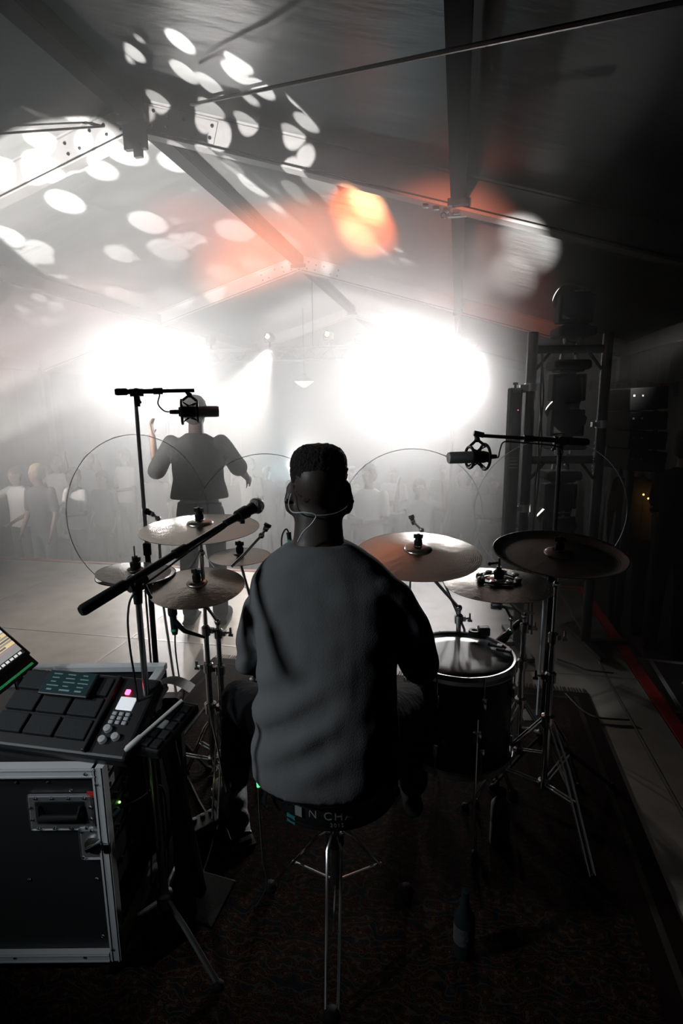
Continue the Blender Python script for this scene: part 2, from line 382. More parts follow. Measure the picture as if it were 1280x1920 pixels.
def organic(name, bm, m, parent, vox=.01, smooth=4, noise_amp=0, nscale=8):
    me = bpy.data.meshes.new(name+'_src'); bmesh.ops.recalc_face_normals(bm, faces=bm.faces[:]); bm.to_mesh(me); bm.free()
    t = bpy.data.objects.new(name+'_src', me); COL.objects.link(t)
    r = t.modifiers.new('r', 'REMESH'); r.mode = 'VOXEL'; r.voxel_size = vox
    s = t.modifiers.new('s', 'SMOOTH'); s.iterations = smooth; s.factor = .6
    dg = bpy.context.evaluated_depsgraph_get(); out = bpy.data.meshes.new_from_object(t.evaluated_get(dg)); bpy.data.objects.remove(t); bpy.data.meshes.remove(me)
    if noise_amp:
        for v in out.vertices:
            n = noise.noise(v.co*nscale); v.co += v.normal*n*noise_amp
    out.materials.clear(); out.materials.append(MATS[m]); out.name = name
    for p in out.polygons: p.use_smooth = True
    o = bpy.data.objects.new(name, out); COL.objects.link(o)
    if parent: o.parent = parent
    return o
def hand(bm, wrist, d, palm_n, side=1, curl=.5, s=1.0):
    """palm and five fingers; d = pointing direction, palm_n = palm normal, side = thumb side sign"""
    d = Vector(d).normalized(); n = Vector(palm_n); n = (n-d*n.dot(d)).normalized(); w = d.cross(n)*side; wr = Vector(wrist)
    loft(bm, [ell(wr, w*.026*s, n*.018*s), ell(wr+d*.04*s, w*.038*s, n*.014*s), ell(wr+d*.085*s, w*.040*s, n*.012*s)], 12)
    for i, (off, L) in enumerate(((.030, .072), (.010, .080), (-.010, .074), (-.029, .058))):
        p = wr+d*.082*s+w*off*s; pts = [p]; a = 0; dd = d
        for k in range(3):
            a += curl*(.5+.35*k); dd = (d*cos(a)+n*sin(a)); p = p+dd*L*s*(.42, .32, .26)[k]; pts.append(p)
        tube(bm, pts, [.0095*s, .0090*s, .0082*s, .0065*s], 8)
    p = wr+d*.03*s+w*.032*s; td = (d*.6+w*.75+n*.3*curl).normalized(); pts = [p, p+td*.035*s, p+(td+d*.4+n*.4*curl).normalized()*.062*s+w*.004]
    tube(bm, pts, [.013*s, .0105*s, .008*s], 8)
def head(bm, c, fwd, s=1.0):
    """skull, jaw, nose, ears, brow; c = middle of the head, fwd = facing direction"""
    f = Vector(fwd).normalized(); z = Vector((0, 0, 1)); f = (f-z*f.dot(z)*.0).normalized(); r = f.cross(z).normalized(); u = r.cross(f)
    m = Matrix((r, f, u)).transposed(); P = lambda a, b, c_: c+(r*a+f*b+u*c_)*s
    ball(bm, P(0, -.012, .03), (.077*s, .096*s, .092*s), 20, m); ball(bm, P(0, .022, -.03), (.062*s, .072*s, .080*s), 16, m)
    ball(bm, P(0, .055, -.085), (.035*s, .035*s, .026*s), 10, m)
    loft(bm, [ell(P(0, .088, .022), r*.009*s, u*.006*s), ell(P(0, .104, -.012), r*.015*s, u*.014*s), ell(P(0, .088, -.026), r*.017*s, u*.008*s)], 8)
    ball(bm, P(0, .086, -.052), (.024*s, .012*s, .010*s), 8, m); ball(bm, P(0, .080, .030), (.058*s, .018*s, .012*s), 10, m)
    for e in (-1, 1):
        ball(bm, P(e*.080, -.005, -.008), (.012*s, .020*s, .032*s), 10, m); ball(bm, P(e*.087, -.014, .002), (.009*s, .012*s, .022*s), 8, m)
def human(name, label, group=None, h=1.75, arms=None, shirt='cloth_grey', trousers='cloth_black', hairm='hair', lean=0, vox=.016, hair=True, sleeve=.75, jacket=0, headturn=0, cat='person', slim=1.0):
    k = h/1.75; t = empty(name, (0, 0, 0), label=label, cat=cat, group=group); f = Vector((0, -1, 0))   # faces -Y
    V = lambda x, y, z: Vector((x*slim, y, z))*k
    arms = arms or {-1: [(-.25, 0, 1.12), (-.27, -.10, .88)], 1: [(.25, 0, 1.12), (.27, -.10, .88)]}
    sh = {s: V(s*.185, .01, 1.42) for s in (-1, 1)}
    el = {s: V(*arms[s][0]) for s in (-1, 1)}; ha = {s: V(*arms[s][1]) for s in (-1, 1)}
    bm = B()
    tor = [(.93, .155, .105), (1.02, .145, .10), (1.12, .135, .095), (1.25, .155, .105), (1.36, .165, .105), (1.43, .13, .085), (1.475, .065, .06)]
    loft(bm, [ell(V(0, 0, z), V(a, 0, 0), Vector((0, b*k, 0))) for z, a, b in tor])
    limb(bm, [V(0, 0, 1.44), V(0, -.012, 1.56)], [.058*k, .055*k])
    hf = Vector((sin(headturn), -cos(headturn), 0)); head(bm, V(0, -.02, 1.635), hf, k)
    for s in (-1, 1):
        limb(bm, [sh[s], el[s], ha[s]], [.052*k, .042*k, .028*k]); d = ha[s]-el[s]; hand(bm, ha[s], d, Vector((-s, 0, .2)), s, .35, k)
        limb(bm, [V(s*.09, 0, .92), V(s*.11, -.01, .50), V(s*.12, .02, .08)], [.085*k, .056*k, .038*k]); limb(bm, [V(s*.12, .02, .045), V(s*.14, -.15, .035)], [.04*k, .034*k])
    organic('body', bm, 'skin', t, vox)
    bm = B(); e = .016
    g = jacket
    ts = [(.90+g*.10, .185+g*.04, .13+g*.02), (1.02+g*.04, .175+g*.035, .125+g*.02), (1.14, .165+g*.03, .118+g*.015), (1.26, .178+g*.015, .125), (1.37, .185, .122), (1.44, .145, .095), (1.485, .075, .072)]
    loft(bm, [ell(V(0, 0, z), V(a, 0, 0), Vector((0, b*k, 0))) for z, a, b in ts])
    for s in (-1, 1): limb(bm, [sh[s], sh[s].lerp(el[s], sleeve)], [.060*k, (.058+g*.014)*k])
    organic('shirt', bm, shirt, t, vox, 3, .006, 9)
    bm = B()
    loft(bm, [ell(V(0, 0, .97), V(.165, 0, 0), Vector((0, .118*k, 0))), ell(V(0, 0, .90), V(.18, 0, 0), Vector((0, .125*k, 0))), ell(V(0, 0, .84), V(.17, 0, 0), Vector((0, .11*k, 0)))])
    for s in (-1, 1): limb(bm, [V(s*.09, 0, .88), V(s*.11, -.01, .50), V(s*.12, .02, .10)], [.098*k, .072*k, .062*k])
    organic('trousers', bm, trousers, t, vox, 3, .006, 9)
    for s in (-1, 1):
        bm = B(); limb(bm, [V(s*.12, .03, .05), V(s*.14, -.14, .042)], [.052*k, .044*k]); box(bm, V(s*.13, -.055, .012), (.09*k, .27*k, .022*k)); organic('shoe', bm, 'cloth_charcoal', t, vox*.8, 2)
    if hair:
        bm = B(); ball(bm, V(0, .0, 1.685)+Vector((0, 0, 0)), (.086*k, .103*k, .082*k), 16); ball(bm, V(0, .035, 1.63), (.080*k, .070*k, .085*k), 14)
        organic('hair', bm, hairm, t, .012, 2, .006, 40)
    bm = B(); r = hf.cross(Vector((0, 0, 1)))
    for s in (-1, 1): ball(bm, V(0, -.02, 1.653)+hf*.080*k+r*s*.030*k, .011*k, 8)
    finish('eyes', bm, 'eye_white', t, True)
    return t
# --- singer, seen from behind, left hand raised ---
sp = at_depth(378, 1000, 4.25)
sg = human('person', 'singer seen from behind in an open dark shirt, left hand raised beside the head', h=1.74,
    arms={1: [(.33, -.05, 1.20), (.36, -.10, 1.455)], -1: [(-.30, -.04, 1.22), (-.33, -.20, 1.13)]}, shirt='cloth_charcoal', trousers='cloth_navy', sleeve=.98, jacket=1, vox=.012)
sg.location = (sp.x, sp.y, 0); sg.rotation_euler = (0, 0, YAW+pi)
# --- drummer, measured from the photo ---
dr = empty('person', (0, 0, 0), label='drummer seen from behind in a dark grey t-shirt, seated on the drum throne', cat='person')
def du(c, a, b, rise=0): return ell(c, RH*a+Vector((0, 0, rise)), FH*b)
px = lambda x, y, d: at_depth(x, y, d)
S_ = 1.66/1040
HC = px(598, 905, 1.70)
LS, LE = px(508, 1128, 1.70), px(476, 1232, 1.74); RS, RE = px(715, 1130, 1.68), px(790, 1240, 1.68)
def rel(lat, fwd, z): return RH*lat+FH*fwd+Vector((0, 0, z))
LHd, RHd = rel(-.17, 1.99, .93), rel(.13, 1.98, .88)
LK, LA = px(452, 1312, 2.07), px(440, 1470, 2.31); RK, RA = rel(.26, 1.86, .60), rel(.28, 2.02, .12)
HL, HR = rel(-.13, 1.50, .70), rel(.07, 1.50, .70)
bm = B()
loft(bm, [du(px(612, 1440, 1.60), .17, .11), du(px(612, 1340, 1.60), .15, .10), du(px(612, 1220, 1.63), .165, .11), du(px(611, 1130, 1.66), .16, .09), du(px(605, 1085, 1.68), .12, .07), du(px(598, 1045, 1.69), .08, .06)])
loft(bm, [du(px(597, 1045, 1.69), .098, .075), du(px(597, 1010, 1.70), .078, .068), du(px(597, 980, 1.70), .074, .066), du(px(598, 950, 1.705), .077, .072), du(px(598, 915, 1.71), .076, .080)], 18)
head(bm, HC+Vector((0, 0, -.020)), FH, 1.06)
for e in (-1, 1): ball(bm, px(598+e*54, 944, 1.70), (.016, .026, .036), 12, Matrix.Rotation(YAW+e*.35, 3, 'Z')); ball(bm, px(598+e*58, 938, 1.705), (.012, .020, .027), 10, Matrix.Rotation(YAW+e*.35, 3, 'Z'))
for a, b_, c_, pn in ((LS, LE, LHd, 1), (RS, RE, RHd, -1)):
    limb(bm, [a, b_, c_], [.046, .042, .028]); hand(bm, c_, (c_-b_), Vector((0, 0, -1)), pn, .75)
for a, b_, c_ in ((HL, LK, LA), (HR, RK, RA)): limb(bm, [a, b_, c_], [.085, .058, .040])
limb(bm, [LA, LA+FH*.12+RH*-.04+Vector((0, 0, -.02))], [.04, .035]); limb(bm, [RA, RA+FH*.13+Vector((0, 0, -.03))], [.04, .035])
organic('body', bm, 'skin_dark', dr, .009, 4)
bm = B()
secs = [(614, 1448, 1.605, 142, .150), (612, 1430, 1.60, 141, .148), (611, 1390, 1.60, 138, .145), (612, 1330, 1.605, 134, .140), (613, 1270, 1.62, 131, .135), (613, 1200, 1.64, 133, .135), (612, 1140, 1.66, 140, .130), (609, 1104, 1.67, 143, .122), (604, 1078, 1.68, 132, .110), (601, 1054, 1.685, 112, .10), (599, 1034, 1.69, 86, .09), (597, 1016, 1.70, 58, .08)]
loft(bm, [du(px(x, y, d), w_*d/1040, b_) for x, y, d, w_, b_ in secs], 30)
limb(bm, [px(525, 1118, 1.68), px(497, 1150, 1.70), px(480, 1190, 1.72), px(476, 1236, 1.74)], [.078, .076, .064, .057]); limb(bm, [px(700, 1118, 1.67), px(732, 1135, 1.68), px(762, 1180, 1.68), px(786, 1243, 1.69)], [.082, .082, .074, .064])
sh_ = organic('t_shirt', bm, 'shirt_grey', dr, .009, 5)
for v in sh_.data.vertices:                                  # folds low on the left side, soft creases elsewhere
    c = v.co; lat = c.dot(RH); z = c.z
    a = max(0, 1-abs(z-.80)/.16)*max(0, min(1, (.02-lat)/.14)); v.co += v.normal*(.010*a*sin((z*1.0-lat*.55)*62)+.005*noise.noise(c*7)+.003*noise.noise(c*16))
bm = B()
loft(bm, [du(px(612, 1470, 1.615), .165, .12), du(px(612, 1500, 1.63), .20, .15), du(rel(-.03, 1.50, .645), .19, .15)])
for a, b_, c_ in ((HL, LK, LA), (HR, RK, RA)): limb(bm, [a, a.lerp(b_, .5), b_, b_.lerp(c_, .5), c_+(b_-c_)*.08], [.105, .092, .078, .066, .058])
organic('trousers', bm, 'cloth_black', dr, .011, 4, .008, 9)
# hair: close-cropped, fuller on top, fading towards the nape
bm = B(); mh = Matrix((RH, FH, Vector((0, 0, 1)))).transposed()
loft(bm, [du(HC+Vector((0, 0, z))-FH*o, a, b_) for z, a, b_, o in ((-.062, .050, .050, .026), (-.04, .066, .074, .022), (-.012, .078, .088, .016), (.02, .0865, .100, .006), (.05, .0875, .105, 0), (.078, .084, .102, 0), (.098, .072, .090, 0), (.111, .054, .072, 0), (.117, .030, .045, 0))], 28)
hr = organic('hair', bm, 'hair', dr, .006, 2)
for v in hr.data.vertices: v.co += v.normal*(.004*noise.noise(v.co*160)+.003*noise.noise(v.co*60))
bm = B()
for s in (-1, 1): ball(bm, HC+FH*.082+RH*s*.031+Vector((0, 0, .012)), .012, 10)
finish('eyes', bm, 'eye_white', dr, True)
# in-ear monitor cord around the neck
mat('cord_clear', (.62, .64, .62), .4)
back = lambda x, y, d: px(x, y, d)
tb('earphone_cord', spline([back(546, 925, 1.66), back(541, 945, 1.655), back(548, 960, 1.63), back(572, 961, 1.60), back(592, 966, 1.595), back(584, 982, 1.60), back(568, 998, 1.605), back(558, 1016, 1.61)], 6), .0021, 'cord_clear', dr)
tb('earphone_cord', spline([back(655, 930, 1.66), back(650, 950, 1.64), back(630, 962, 1.61), back(608, 966, 1.597), back(592, 966, 1.595)], 6), .0015, 'cord_clear', dr)
for x in (538, 659): 
    bm = B(); ball(bm, px(x, 940, 1.68), .008, 8); finish('earpiece', bm, 'black_plastic', dr, True)
bm = B(); lathe(bm, [(.052, 0), (.056, .006), (.052, .012)], px(597, 1019, 1.695), 28, sx=1.12); finish('collar', bm, 'shirt_grey', dr, True)
# sneaker on the hi-hat pedal
bm = B(); toe = px(408, 1452, 2.42); heel = px(452, 1540, 2.12); dd_ = (toe-heel).normalized(); sd_ = dd_.cross(Vector((0, 0, 1))).normalized(); uu_ = sd_.cross(dd_)
loft(bm, [ell(heel+dd_*t, sd_*a, uu_*b_) for t, a, b_ in ((-.015, .02, .02), (0, .036, .042), (.06, .042, .048), (.14, .050, .045), (.22, .052, .036), (.27, .045, .028), (.30, .025, .016))], 16)
limb(bm, [heel+dd_*.06+uu_*.03, LA], [.046, .05]); organic('shoe', bm, 'shoe_grey', dr, .008, 3)
bm = B(); loft(bm, [ell(heel+dd_*t-uu_*.043, sd_*a, uu_*.010) for t, a in ((-.02, .03), (.05, .046), (.15, .055), (.25, .052), (.31, .02))], 14); finish('shoe_sole', bm, 'cloth_white', dr, True)
bm = B(); h2 = RA+Vector((0, 0, -.05))-FH*.05
loft(bm, [ell(h2+FH*t, RH*a, Vector((0, 0, b_))) for t, a, b_ in ((-.03, .02, .02), (0, .04, .05), (.08, .045, .05), (.18, .05, .035), (.26, .03, .02))], 14); organic('shoe', bm, 'cloth_charcoal', dr, .01, 3)
# ---------------- crowd on the ground in front of the stage ----------------
DOWN = {-1: [(-.24, 0, 1.12), (-.25, -.12, .90)], 1: [(.24, 0, 1.12), (.25, -.12, .90)]}
UPA = {-1: [(-.32, -.10, 1.36), (-.30, -.16, 1.66)], 1: [(.32, -.10, 1.36), (.28, -.16, 1.64)]}
ONE = {-1: [(-.30, -.12, 1.34), (-.20, -.20, 1.60)], 1: [(.23, 0, 1.12), (.16, -.22, 1.02)]}
FOLD = {-1: [(-.24, -.04, 1.14), (-.02, -.24, 1.16)], 1: [(.24, -.04, 1.14), (.02, -.22, 1.12)]}
protos = {}
def proto(key, arms, **k):
    protos[key] = (human('person', 'x', 'crowd watching from the tent floor', arms=arms, vox=.022, **k))
crowd = [  # pixel of the head top, ground distance, pose key, label
 (68, 866, 7.6, 'a', 'man in a dark t-shirt with blond fringe, second from the left of the crowd'),
 (28, 872, 8.2, 'b', 'person in a pale long-sleeved top with arm lifted, leftmost of the crowd'),
 (104, 850, 9.2, 'b', 'person in a pale top with arm lifted, behind the man with the blond fringe'),
 (136, 874, 8.0, 'c', 'person in a white t-shirt with folded arms, right of the man with the blond fringe'),
 (164, 846, 9.6, 'd', 'person in a grey top with both hands up, left of the tall left mic stand'),
 (190, 880, 8.4, 'e', 'person in dark clothes just left of the tall left mic stand'),
 (232, 838, 9.8, 'c', 'person in a white top with folded arms right behind the tall left mic stand'),
 (290, 868, 9.0, 'a', 'person in a dark t-shirt between the tall left mic stand and the singer'),
 (466, 856, 9.2, 'b', 'person in a pale top with arm lifted, just right of the singer'),
 (500, 872, 10.0, 'e', 'person in dark clothes between the singer and the drummer'),
 (692, 866, 6.9, 'f', 'person in a white t-shirt and pale trousers standing right of the drummer'),
 (660, 872, 8.8, 'b', 'person in a pale top directly right of the drummer head'),
 (738, 874, 9.4, 'c', 'person in a white t-shirt behind the left part of the ride cymbal'),
 (786, 894, 7.2, 'd', 'person in a grey top with both hands raised above the ride cymbal'),
 (830, 870, 9.8, 'e', 'person in dark clothes left of the right overhead microphone'),
 (868, 880, 8.6, 'a', 'person in a dark t-shirt under the right overhead microphone'),
 (925, 888, 7.8, 'c', 'person in a white t-shirt beside the tall light batten'),
 (902, 866, 10.4, 'b', 'person in a pale top behind the one beside the light batten'),
 (560, 868, 9.6, 'a', 'person in a dark t-shirt hidden mostly behind the drummer head'),
 (350, 866, 10.6, 'd', 'person in a grey top behind the singer'),
]
spec = {'a': dict(arms=DOWN, shirt='cloth_charcoal', trousers='cloth_denim', hairm='hair_blond', headturn=-.7), 'b': dict(arms=ONE, shirt='cloth_white', trousers='cloth_denim', hairm='hair_brown'),
 'c': dict(arms=FOLD, shirt='cloth_white', trousers='cloth_navy', hairm='hair', slim=.92), 'd': dict(arms=UPA, shirt='cloth_grey', trousers='cloth_black', hairm='hair_brown'),
 'e': dict(arms=DOWN, shirt='cloth_navy', trousers='cloth_black', hairm='hair', headturn=.5, slim=.92), 'f': dict(arms=FOLD, shirt='cloth_white', trousers='cloth_grey', hairm='hair_brown')}
for k_ in spec: protos[k_] = human('person', 'x', 'crowd watching from the tent floor', vox=.022, **spec[k_])
used = set()
for x, y, d, k_, lab in crowd:
    p = at_depth(x, y, d); hh = max(.88, min(1.14, (p.z+1)/1.78)); rz = random.uniform(-.35, .35)
    if k_ in used: o = copy_tree(protos[k_], p, rz, lab)
    else: o = protos[k_]; used.add(k_); o['label'] = lab; o.rotation_euler = (0, 0, rz)
    o.location = (p.x, p.y, -1.0); o.scale = (hh**.5, hh**.5, hh)
# two people at the right side wall
o = human('person', 'person in a grey shirt standing beyond the loudspeaker stack, head hidden by it', None, arms=DOWN, shirt='cloth_grey', trousers='cloth_black', vox=.02, h=1.8)
p = at_depth(1200, 840, 6.2); o.location = (p.x, p.y, -1.0); o.scale.z = (p.z+1.02)/1.8; o.rotation_euler = (0, 0, pi*.9)
o = human('person', 'dark figure in black clothes at the right edge beyond the loudspeaker stack', None, arms=FOLD, shirt='cloth_black', trousers='cloth_black', vox=.02, h=1.8)
p = at_depth(1285, 808, 5.6); o.location = (p.x, p.y, -1.0); o.scale.z = (p.z+1.0)/1.8; o.rotation_euler = (0, 0, pi*.8)
# ---------------- cymbals and their stands ----------------
def cym_mat(name, col, rough):
    m = mat(name, col, rough, 1.0, aniso=.6); nt = m.node_tree; b = nt.nodes['Principled BSDF']
    tc = nt.nodes.new('ShaderNodeTexCoord'); sp = nt.nodes.new('ShaderNodeSeparateXYZ'); nt.links.new(tc.outputs['Object'], sp.inputs[0])
    ln = nt.nodes.new('ShaderNodeVectorMath'); ln.operation = 'LENGTH'; nt.links.new(tc.outputs['Object'], ln.inputs[0])
    w1 = nt.nodes.new('ShaderNodeMath'); w1.operation = 'MULTIPLY'; w1.inputs[1].default_value = 900; nt.links.new(ln.outputs['Value'], w1.inputs[0])
    w2 = nt.nodes.new('ShaderNodeMath'); w2.operation = 'SINE'; nt.links.new(w1.outputs[0], w2.inputs[0])
    n = nt.nodes.new('ShaderNodeTexNoise'); n.inputs['Scale'].default_value = 34; n.inputs['Detail'].default_value = 2; nt.links.new(tc.outputs['Object'], n.inputs['Vector'])
    ma = nt.nodes.new('ShaderNodeMath'); ma.operation = 'MULTIPLY_ADD'; ma.inputs[1].default_value = .05; nt.links.new(w2.outputs[0], ma.inputs[0]); nt.links.new(n.outputs['Fac'], ma.inputs[2])
    bp = nt.nodes.new('ShaderNodeBump'); bp.inputs['Strength'].default_value = .45; bp.inputs['Distance'].default_value = .004
    nt.links.new(ma.outputs[0], bp.inputs['Height']); nt.links.new(bp.outputs[0], b.inputs['Normal'])
cym_mat('bronze', (.42, .385, .34), .25); cym_mat('bronze_dark', (.13, .12, .11), .34)
def cymbal(name, label, pos, dia, tilt=0, m='bronze', bell=.14, china=False, cap=True, tilt_dir=None, grp=None, sleeve=True):
    """tilt > 0 leans the playing surface towards the drummer"""
    R = dia/2; o = empty(name, pos, label=label, cat='cymbal', group=grp)
    o.rotation_euler = Matrix.Rotation(radians(tilt), 3, (tilt_dir or RH)).to_euler()
    rb = R*bell/.5*.5*1.6; H = R*.085
    pr = [(.006, H+.028*R*1.6)]
    for k in range(1, 7): a = k/6*pi/2; pr.append((.006+(rb-.006)*sin(a), H+.045*R*1.6*cos(a)*1.0))
    nb = 10
    for k in range(1, nb+1):
        u = k/nb; r = rb+(R-rb)*u
        if china: z = H*(1-u*.9) if u < .78 else H*(1-.78*.9)+(u-.78)/.22*R*.085
        else: z = H*(1-u**1.35)
        pr.append((r, z))
    bm = B(); lathe(bm, pr, n=56)
    un = [(r, z-.0014) for r, z in pr][::-1]; lathe(bm, un, n=56)
    bmesh.ops.remove_doubles(bm, verts=bm.verts[:], dist=.0001)
    c = finish('plate', bm, m, o, True)
    bm = B(); lathe(bm, [(R-.0025, pr[-1][1]+.0008), (R+.0008, pr[-1][1]+.0004), (R+.0008, pr[-1][1]-.0018), (R-.0025, pr[-1][1]-.0022)], n=56); finish('rim', bm, m, o, True)
    if cap:
        zt = H+.072*R
        bm = B(); lathe(bm, [(.001, zt+.0), (.016, zt), (.017, zt+.010), (.016, zt+.020), (.001, zt+.021)], n=14); finish('felt', bm, 'black_rubber', o, True)
        bm = B(); lathe(bm, [(.001, zt+.020), (.013, zt+.020), (.013, zt+.034), (.006, zt+.036), (.006, zt+.048), (.001, zt+.049)], n=12)
        for s in (-1, 1): box(bm, (s*.012, 0, zt+.037), (.014, .006, .016))
        finish('wing_nut', bm, 'black_plastic', o, False)
    return o
def leg_pts(hub, ang_, foot_r, foot_z, base):
    d = Vector((cos(ang_), sin(ang_), 0)); return hub, Vector((base[0], base[1], foot_z))+d*foot_r
def tripod_stand(name, label, base, hub_z, foot_r, tube_top, r=.0125, angs=(90, 210, 330), m='chrome', grp=None, double=True, spread_top=None, cat='stand'):
    """tripod with double-braced legs; local origin at the floor under the pole"""
    o = empty(name, (base[0], base[1], 0), label=label, cat=cat, group=grp)
    z0 = .16 if double else hub_z-.03
    tb('lower_tube', [(0, 0, z0 if double else .12), (0, 0, hub_z+.20)], r, m, o, 12)
    for k, a in enumerate(angs):
        a = radians(a)+YAW; d = Vector((cos(a), sin(a), 0)); t = d.cross(Vector((0, 0, 1)))
        bm = B()
        for s in ((-1, 1) if double else (0,)):
            off = t*s*.011
            tube(bm, [Vector((0, 0, hub_z))+d*.02+off, Vector((0, 0, hub_z*.72))+d*(foot_r*.42)+off, Vector((0, 0, .016))+d*foot_r+off], .0048 if double else .009, 6)
        lg = finish('leg', bm, m, o, True)
        bm = B()
        for s in ((-1, 1) if double else (0,)):
            tube(bm, [Vector((0, 0, z0+.02))+d*.018+t*s*.008, Vector((0, 0, hub_z*.50))+d*(foot_r*.60)+t*s*.008], .0035, 6)
        finish('brace', bm, m, lg, True)
        bm = B(); ball(bm, Vector((0, 0, .014))+d*foot_r, (.017, .017, .014), 10); finish('rubber_foot', bm, 'black_rubber', lg, True)
    bm = B(); lathe(bm, [(r+.001, hub_z-.025), (r+.012, hub_z-.02), (r+.012, hub_z+.02), (r+.001, hub_z+.025)], n=12); finish('hub', bm, m, o, True); bm = B(); lathe(bm, [(r+.001, z0), (r+.009, z0+.004), (r+.009, z0+.03), (r+.001, z0+.034)], n=12); finish('lower_collar', bm, m, o, True)
    return o
def clamp(o, z, r, m='chrome', a=0.0):
    bm = B(); lathe(bm, [(r, z-.022), (r+.007, z-.018), (r+.008, z+.016), (r+.002, z+.022)], n=12)
    d = Vector((cos(a), sin(a), 0)); box(bm, d*(r+.012)+Vector((0, 0, z)), (.018, .016, .02)); tube(bm, [d*(r+.01)+Vector((0, 0, z)), d*(r+.036)+Vector((0, 0, z))], .004, 6)
    box(bm, d*(r+.04)+Vector((0, 0, z+.006)), (.008, .008, .030)); box(bm, d*(r+.040)+Vector((0, 0, z-.012)), (.020, .006, .010)); finish('clamp', bm, m, o, True)
def cym_stand(label, cy_, base_off=(0, 0), hub=.42, foot=.27, angs=(95, 215, 335), tilt=0, m='chrome'):
    p = cy_.location; bx, by = p.x+base_off[0], p.y+base_off[1]
    o = tripod_stand('cymbal_stand', label, (bx, by), hub, foot, p.z, .0135, angs, m, 'cymbal stands of the kit')
    top = Vector((p.x-bx, p.y-by, p.z)); h1 = min(p.z-.2, hub+.34)
    tb('middle_tube', [(0, 0, hub+.15), (0, 0, h1+.02)], .0105, m, o, 12); clamp(o, hub+.18, .0135, m, YAW+pi*.9)
    jt = Vector((0, 0, p.z-.10)) if not (base_off[0] or base_off[1]) else Vector((0, 0, h1+.05))
    tb('upper_tube', [(0, 0, h1), jt], .008, m, o, 10); clamp(o, h1, .0105, m, YAW+.2)
    bm = B(); ball(bm, jt, .014, 10); tube(bm, [jt, top-Vector((0, 0, .03))], .0065, 8); lathe(bm, [(.005, -.03), (.014, -.028), (.016, -.012), (.005, -.010)], top, 12); finish('tilter', bm, m, o, True)
    bm = B(); tube(bm, [top-Vector((0, 0, .012)), top+Vector((0, 0, .055))], .0032, 8); finish('rod', bm, m, o, True)
    return o
c1 = cymbal('crash_cymbal', 'large hammered bronze crash cymbal, uppermost on the left side of the kit', at_z(375, 990, 1.19), .462, 3)
c2 = cymbal('crash_cymbal', 'dark bronze crash cymbal low on the left, right of the hi-hat', at_z(370, 1100, .955), .372, 8)
c3 = cymbal('splash_cymbal', 'small bronze splash cymbal just left of the drummer shoulder', at_z(450, 1043, 1.02), .262, 2)
c4 = cymbal('ride_cymbal', 'wide bronze ride cymbal right of the drummer shoulder with orange glow at its bell', at_z(783, 1039, 1.07), .505, 8)
c5 = cymbal('crash_cymbal', 'pale bronze cymbal on the right with a jingle ring on its bell', at_z(934, 1095, .955), .428, 1, cap=False)
c6 = cymbal('china_cymbal', 'dark china cymbal with upturned rim, rightmost of the kit', at_z(1046, 1047, 1.10), .468, 7, 'bronze_dark', china=True)
cym_stand('chrome stand under the uppermost left crash cymbal', c1, angs=(60, 180, 300))
cym_stand('chrome stand under the low dark crash cymbal on the left', c2, (.055, .05), .40, .24, (30, 150, 270))
cym_stand('chrome boom stand under the small splash cymbal', c3, (.02, .06), .40, .24, (100, 220, 340))
cym_stand('chrome stand under the ride cymbal right of the drummer', c4, (.17, .12), .42, .26, (95, 215, 335))
cym_stand('chrome stand under the pale cymbal with the jingle ring', c5, (.12, .10), .40, .24, (90, 210, 330))
cym_stand('chrome stand under the dark china cymbal', c6, (0, 0), .45, .30, (40, 165, 285))
# hi-hat: two cymbals on one stand with pedal
hp = at_z(255, 1074, .985)
hb = cymbal('hi_hat_cymbal', 'lower dark cymbal of the hi-hat pair, leftmost of the kit', hp-Vector((0, 0, .012)), .316, 0, 'bronze_dark', cap=False, grp='hi-hat pair'); hb.rotation_euler = (pi, 0, 0)
hb.location.z += .004
ht = cymbal('hi_hat_cymbal', 'upper dark cymbal of the hi-hat pair with black clutch, leftmost of the kit', hp, .312, 5, 'bronze_dark', grp='hi-hat pair', tilt_dir=FH)
hs = tripod_stand('hi_hat_stand', 'chrome hi-hat stand with footboard under the leftmost cymbals', (hp.x, hp.y), .36, .26, .9, .0125, (70, 190, 310), 'chrome_worn')
tb('upper_tube', [(0, 0, .5), (0, 0, .93)], .0095, 'chrome_worn', hs, 12); tb('pull_rod', [(0, 0, .9), (0, 0, 1.10)], .003, 'chrome', hs, 8); clamp(hs, .54, .0125)
bm = B(); lathe(bm, [(.002, .995), (.020, .995), (.022, 1.03), (.012, 1.035), (.012, 1.05), (.002, 1.05)], n=14); finish('clutch', bm, 'black_plastic', hs, True)
# jingle ring clamped on c5
jr = empty('jingle_ring', c5.location+Vector((0, 0, .022)), YAW, 'black jingle ring with steel jingles on the pale right cymbal', 'percussion'); 
bm = B(); lathe(bm, [(.058, 0), (.082, 0), (.082, .006), (.058, .006), (.058, 0)], n=28, sx=1.08); finish('frame', bm, 'black_plastic', jr, True)
for k in range(8):
    a = k*pi/4+.3
    for z in (.009, .013):
        bm = B(); lathe(bm, [(.003, .002), (.006, .003), (.015, 0), (.0155, -.001)], (cos(a)*.072*1.08, sin(a)*.072, z), 12); finish('jingle', bm, 'chrome', jr, True)
bm = B(); tube(bm, [(0, 0, -.01), (0, 0, .085)], .0045, 8); lathe(bm, [(.002, .012), (.020, .012), (.022, .030), (.010, .040), (.010, .05), (.002, .05)], n=14)
tube(bm, [(-.035, 0, .062), (0, 0, .066)], .005, 8); ball(bm, (-.038, 0, .061), .008, 8); finish('clamp', bm, 'black_plastic', jr, True)
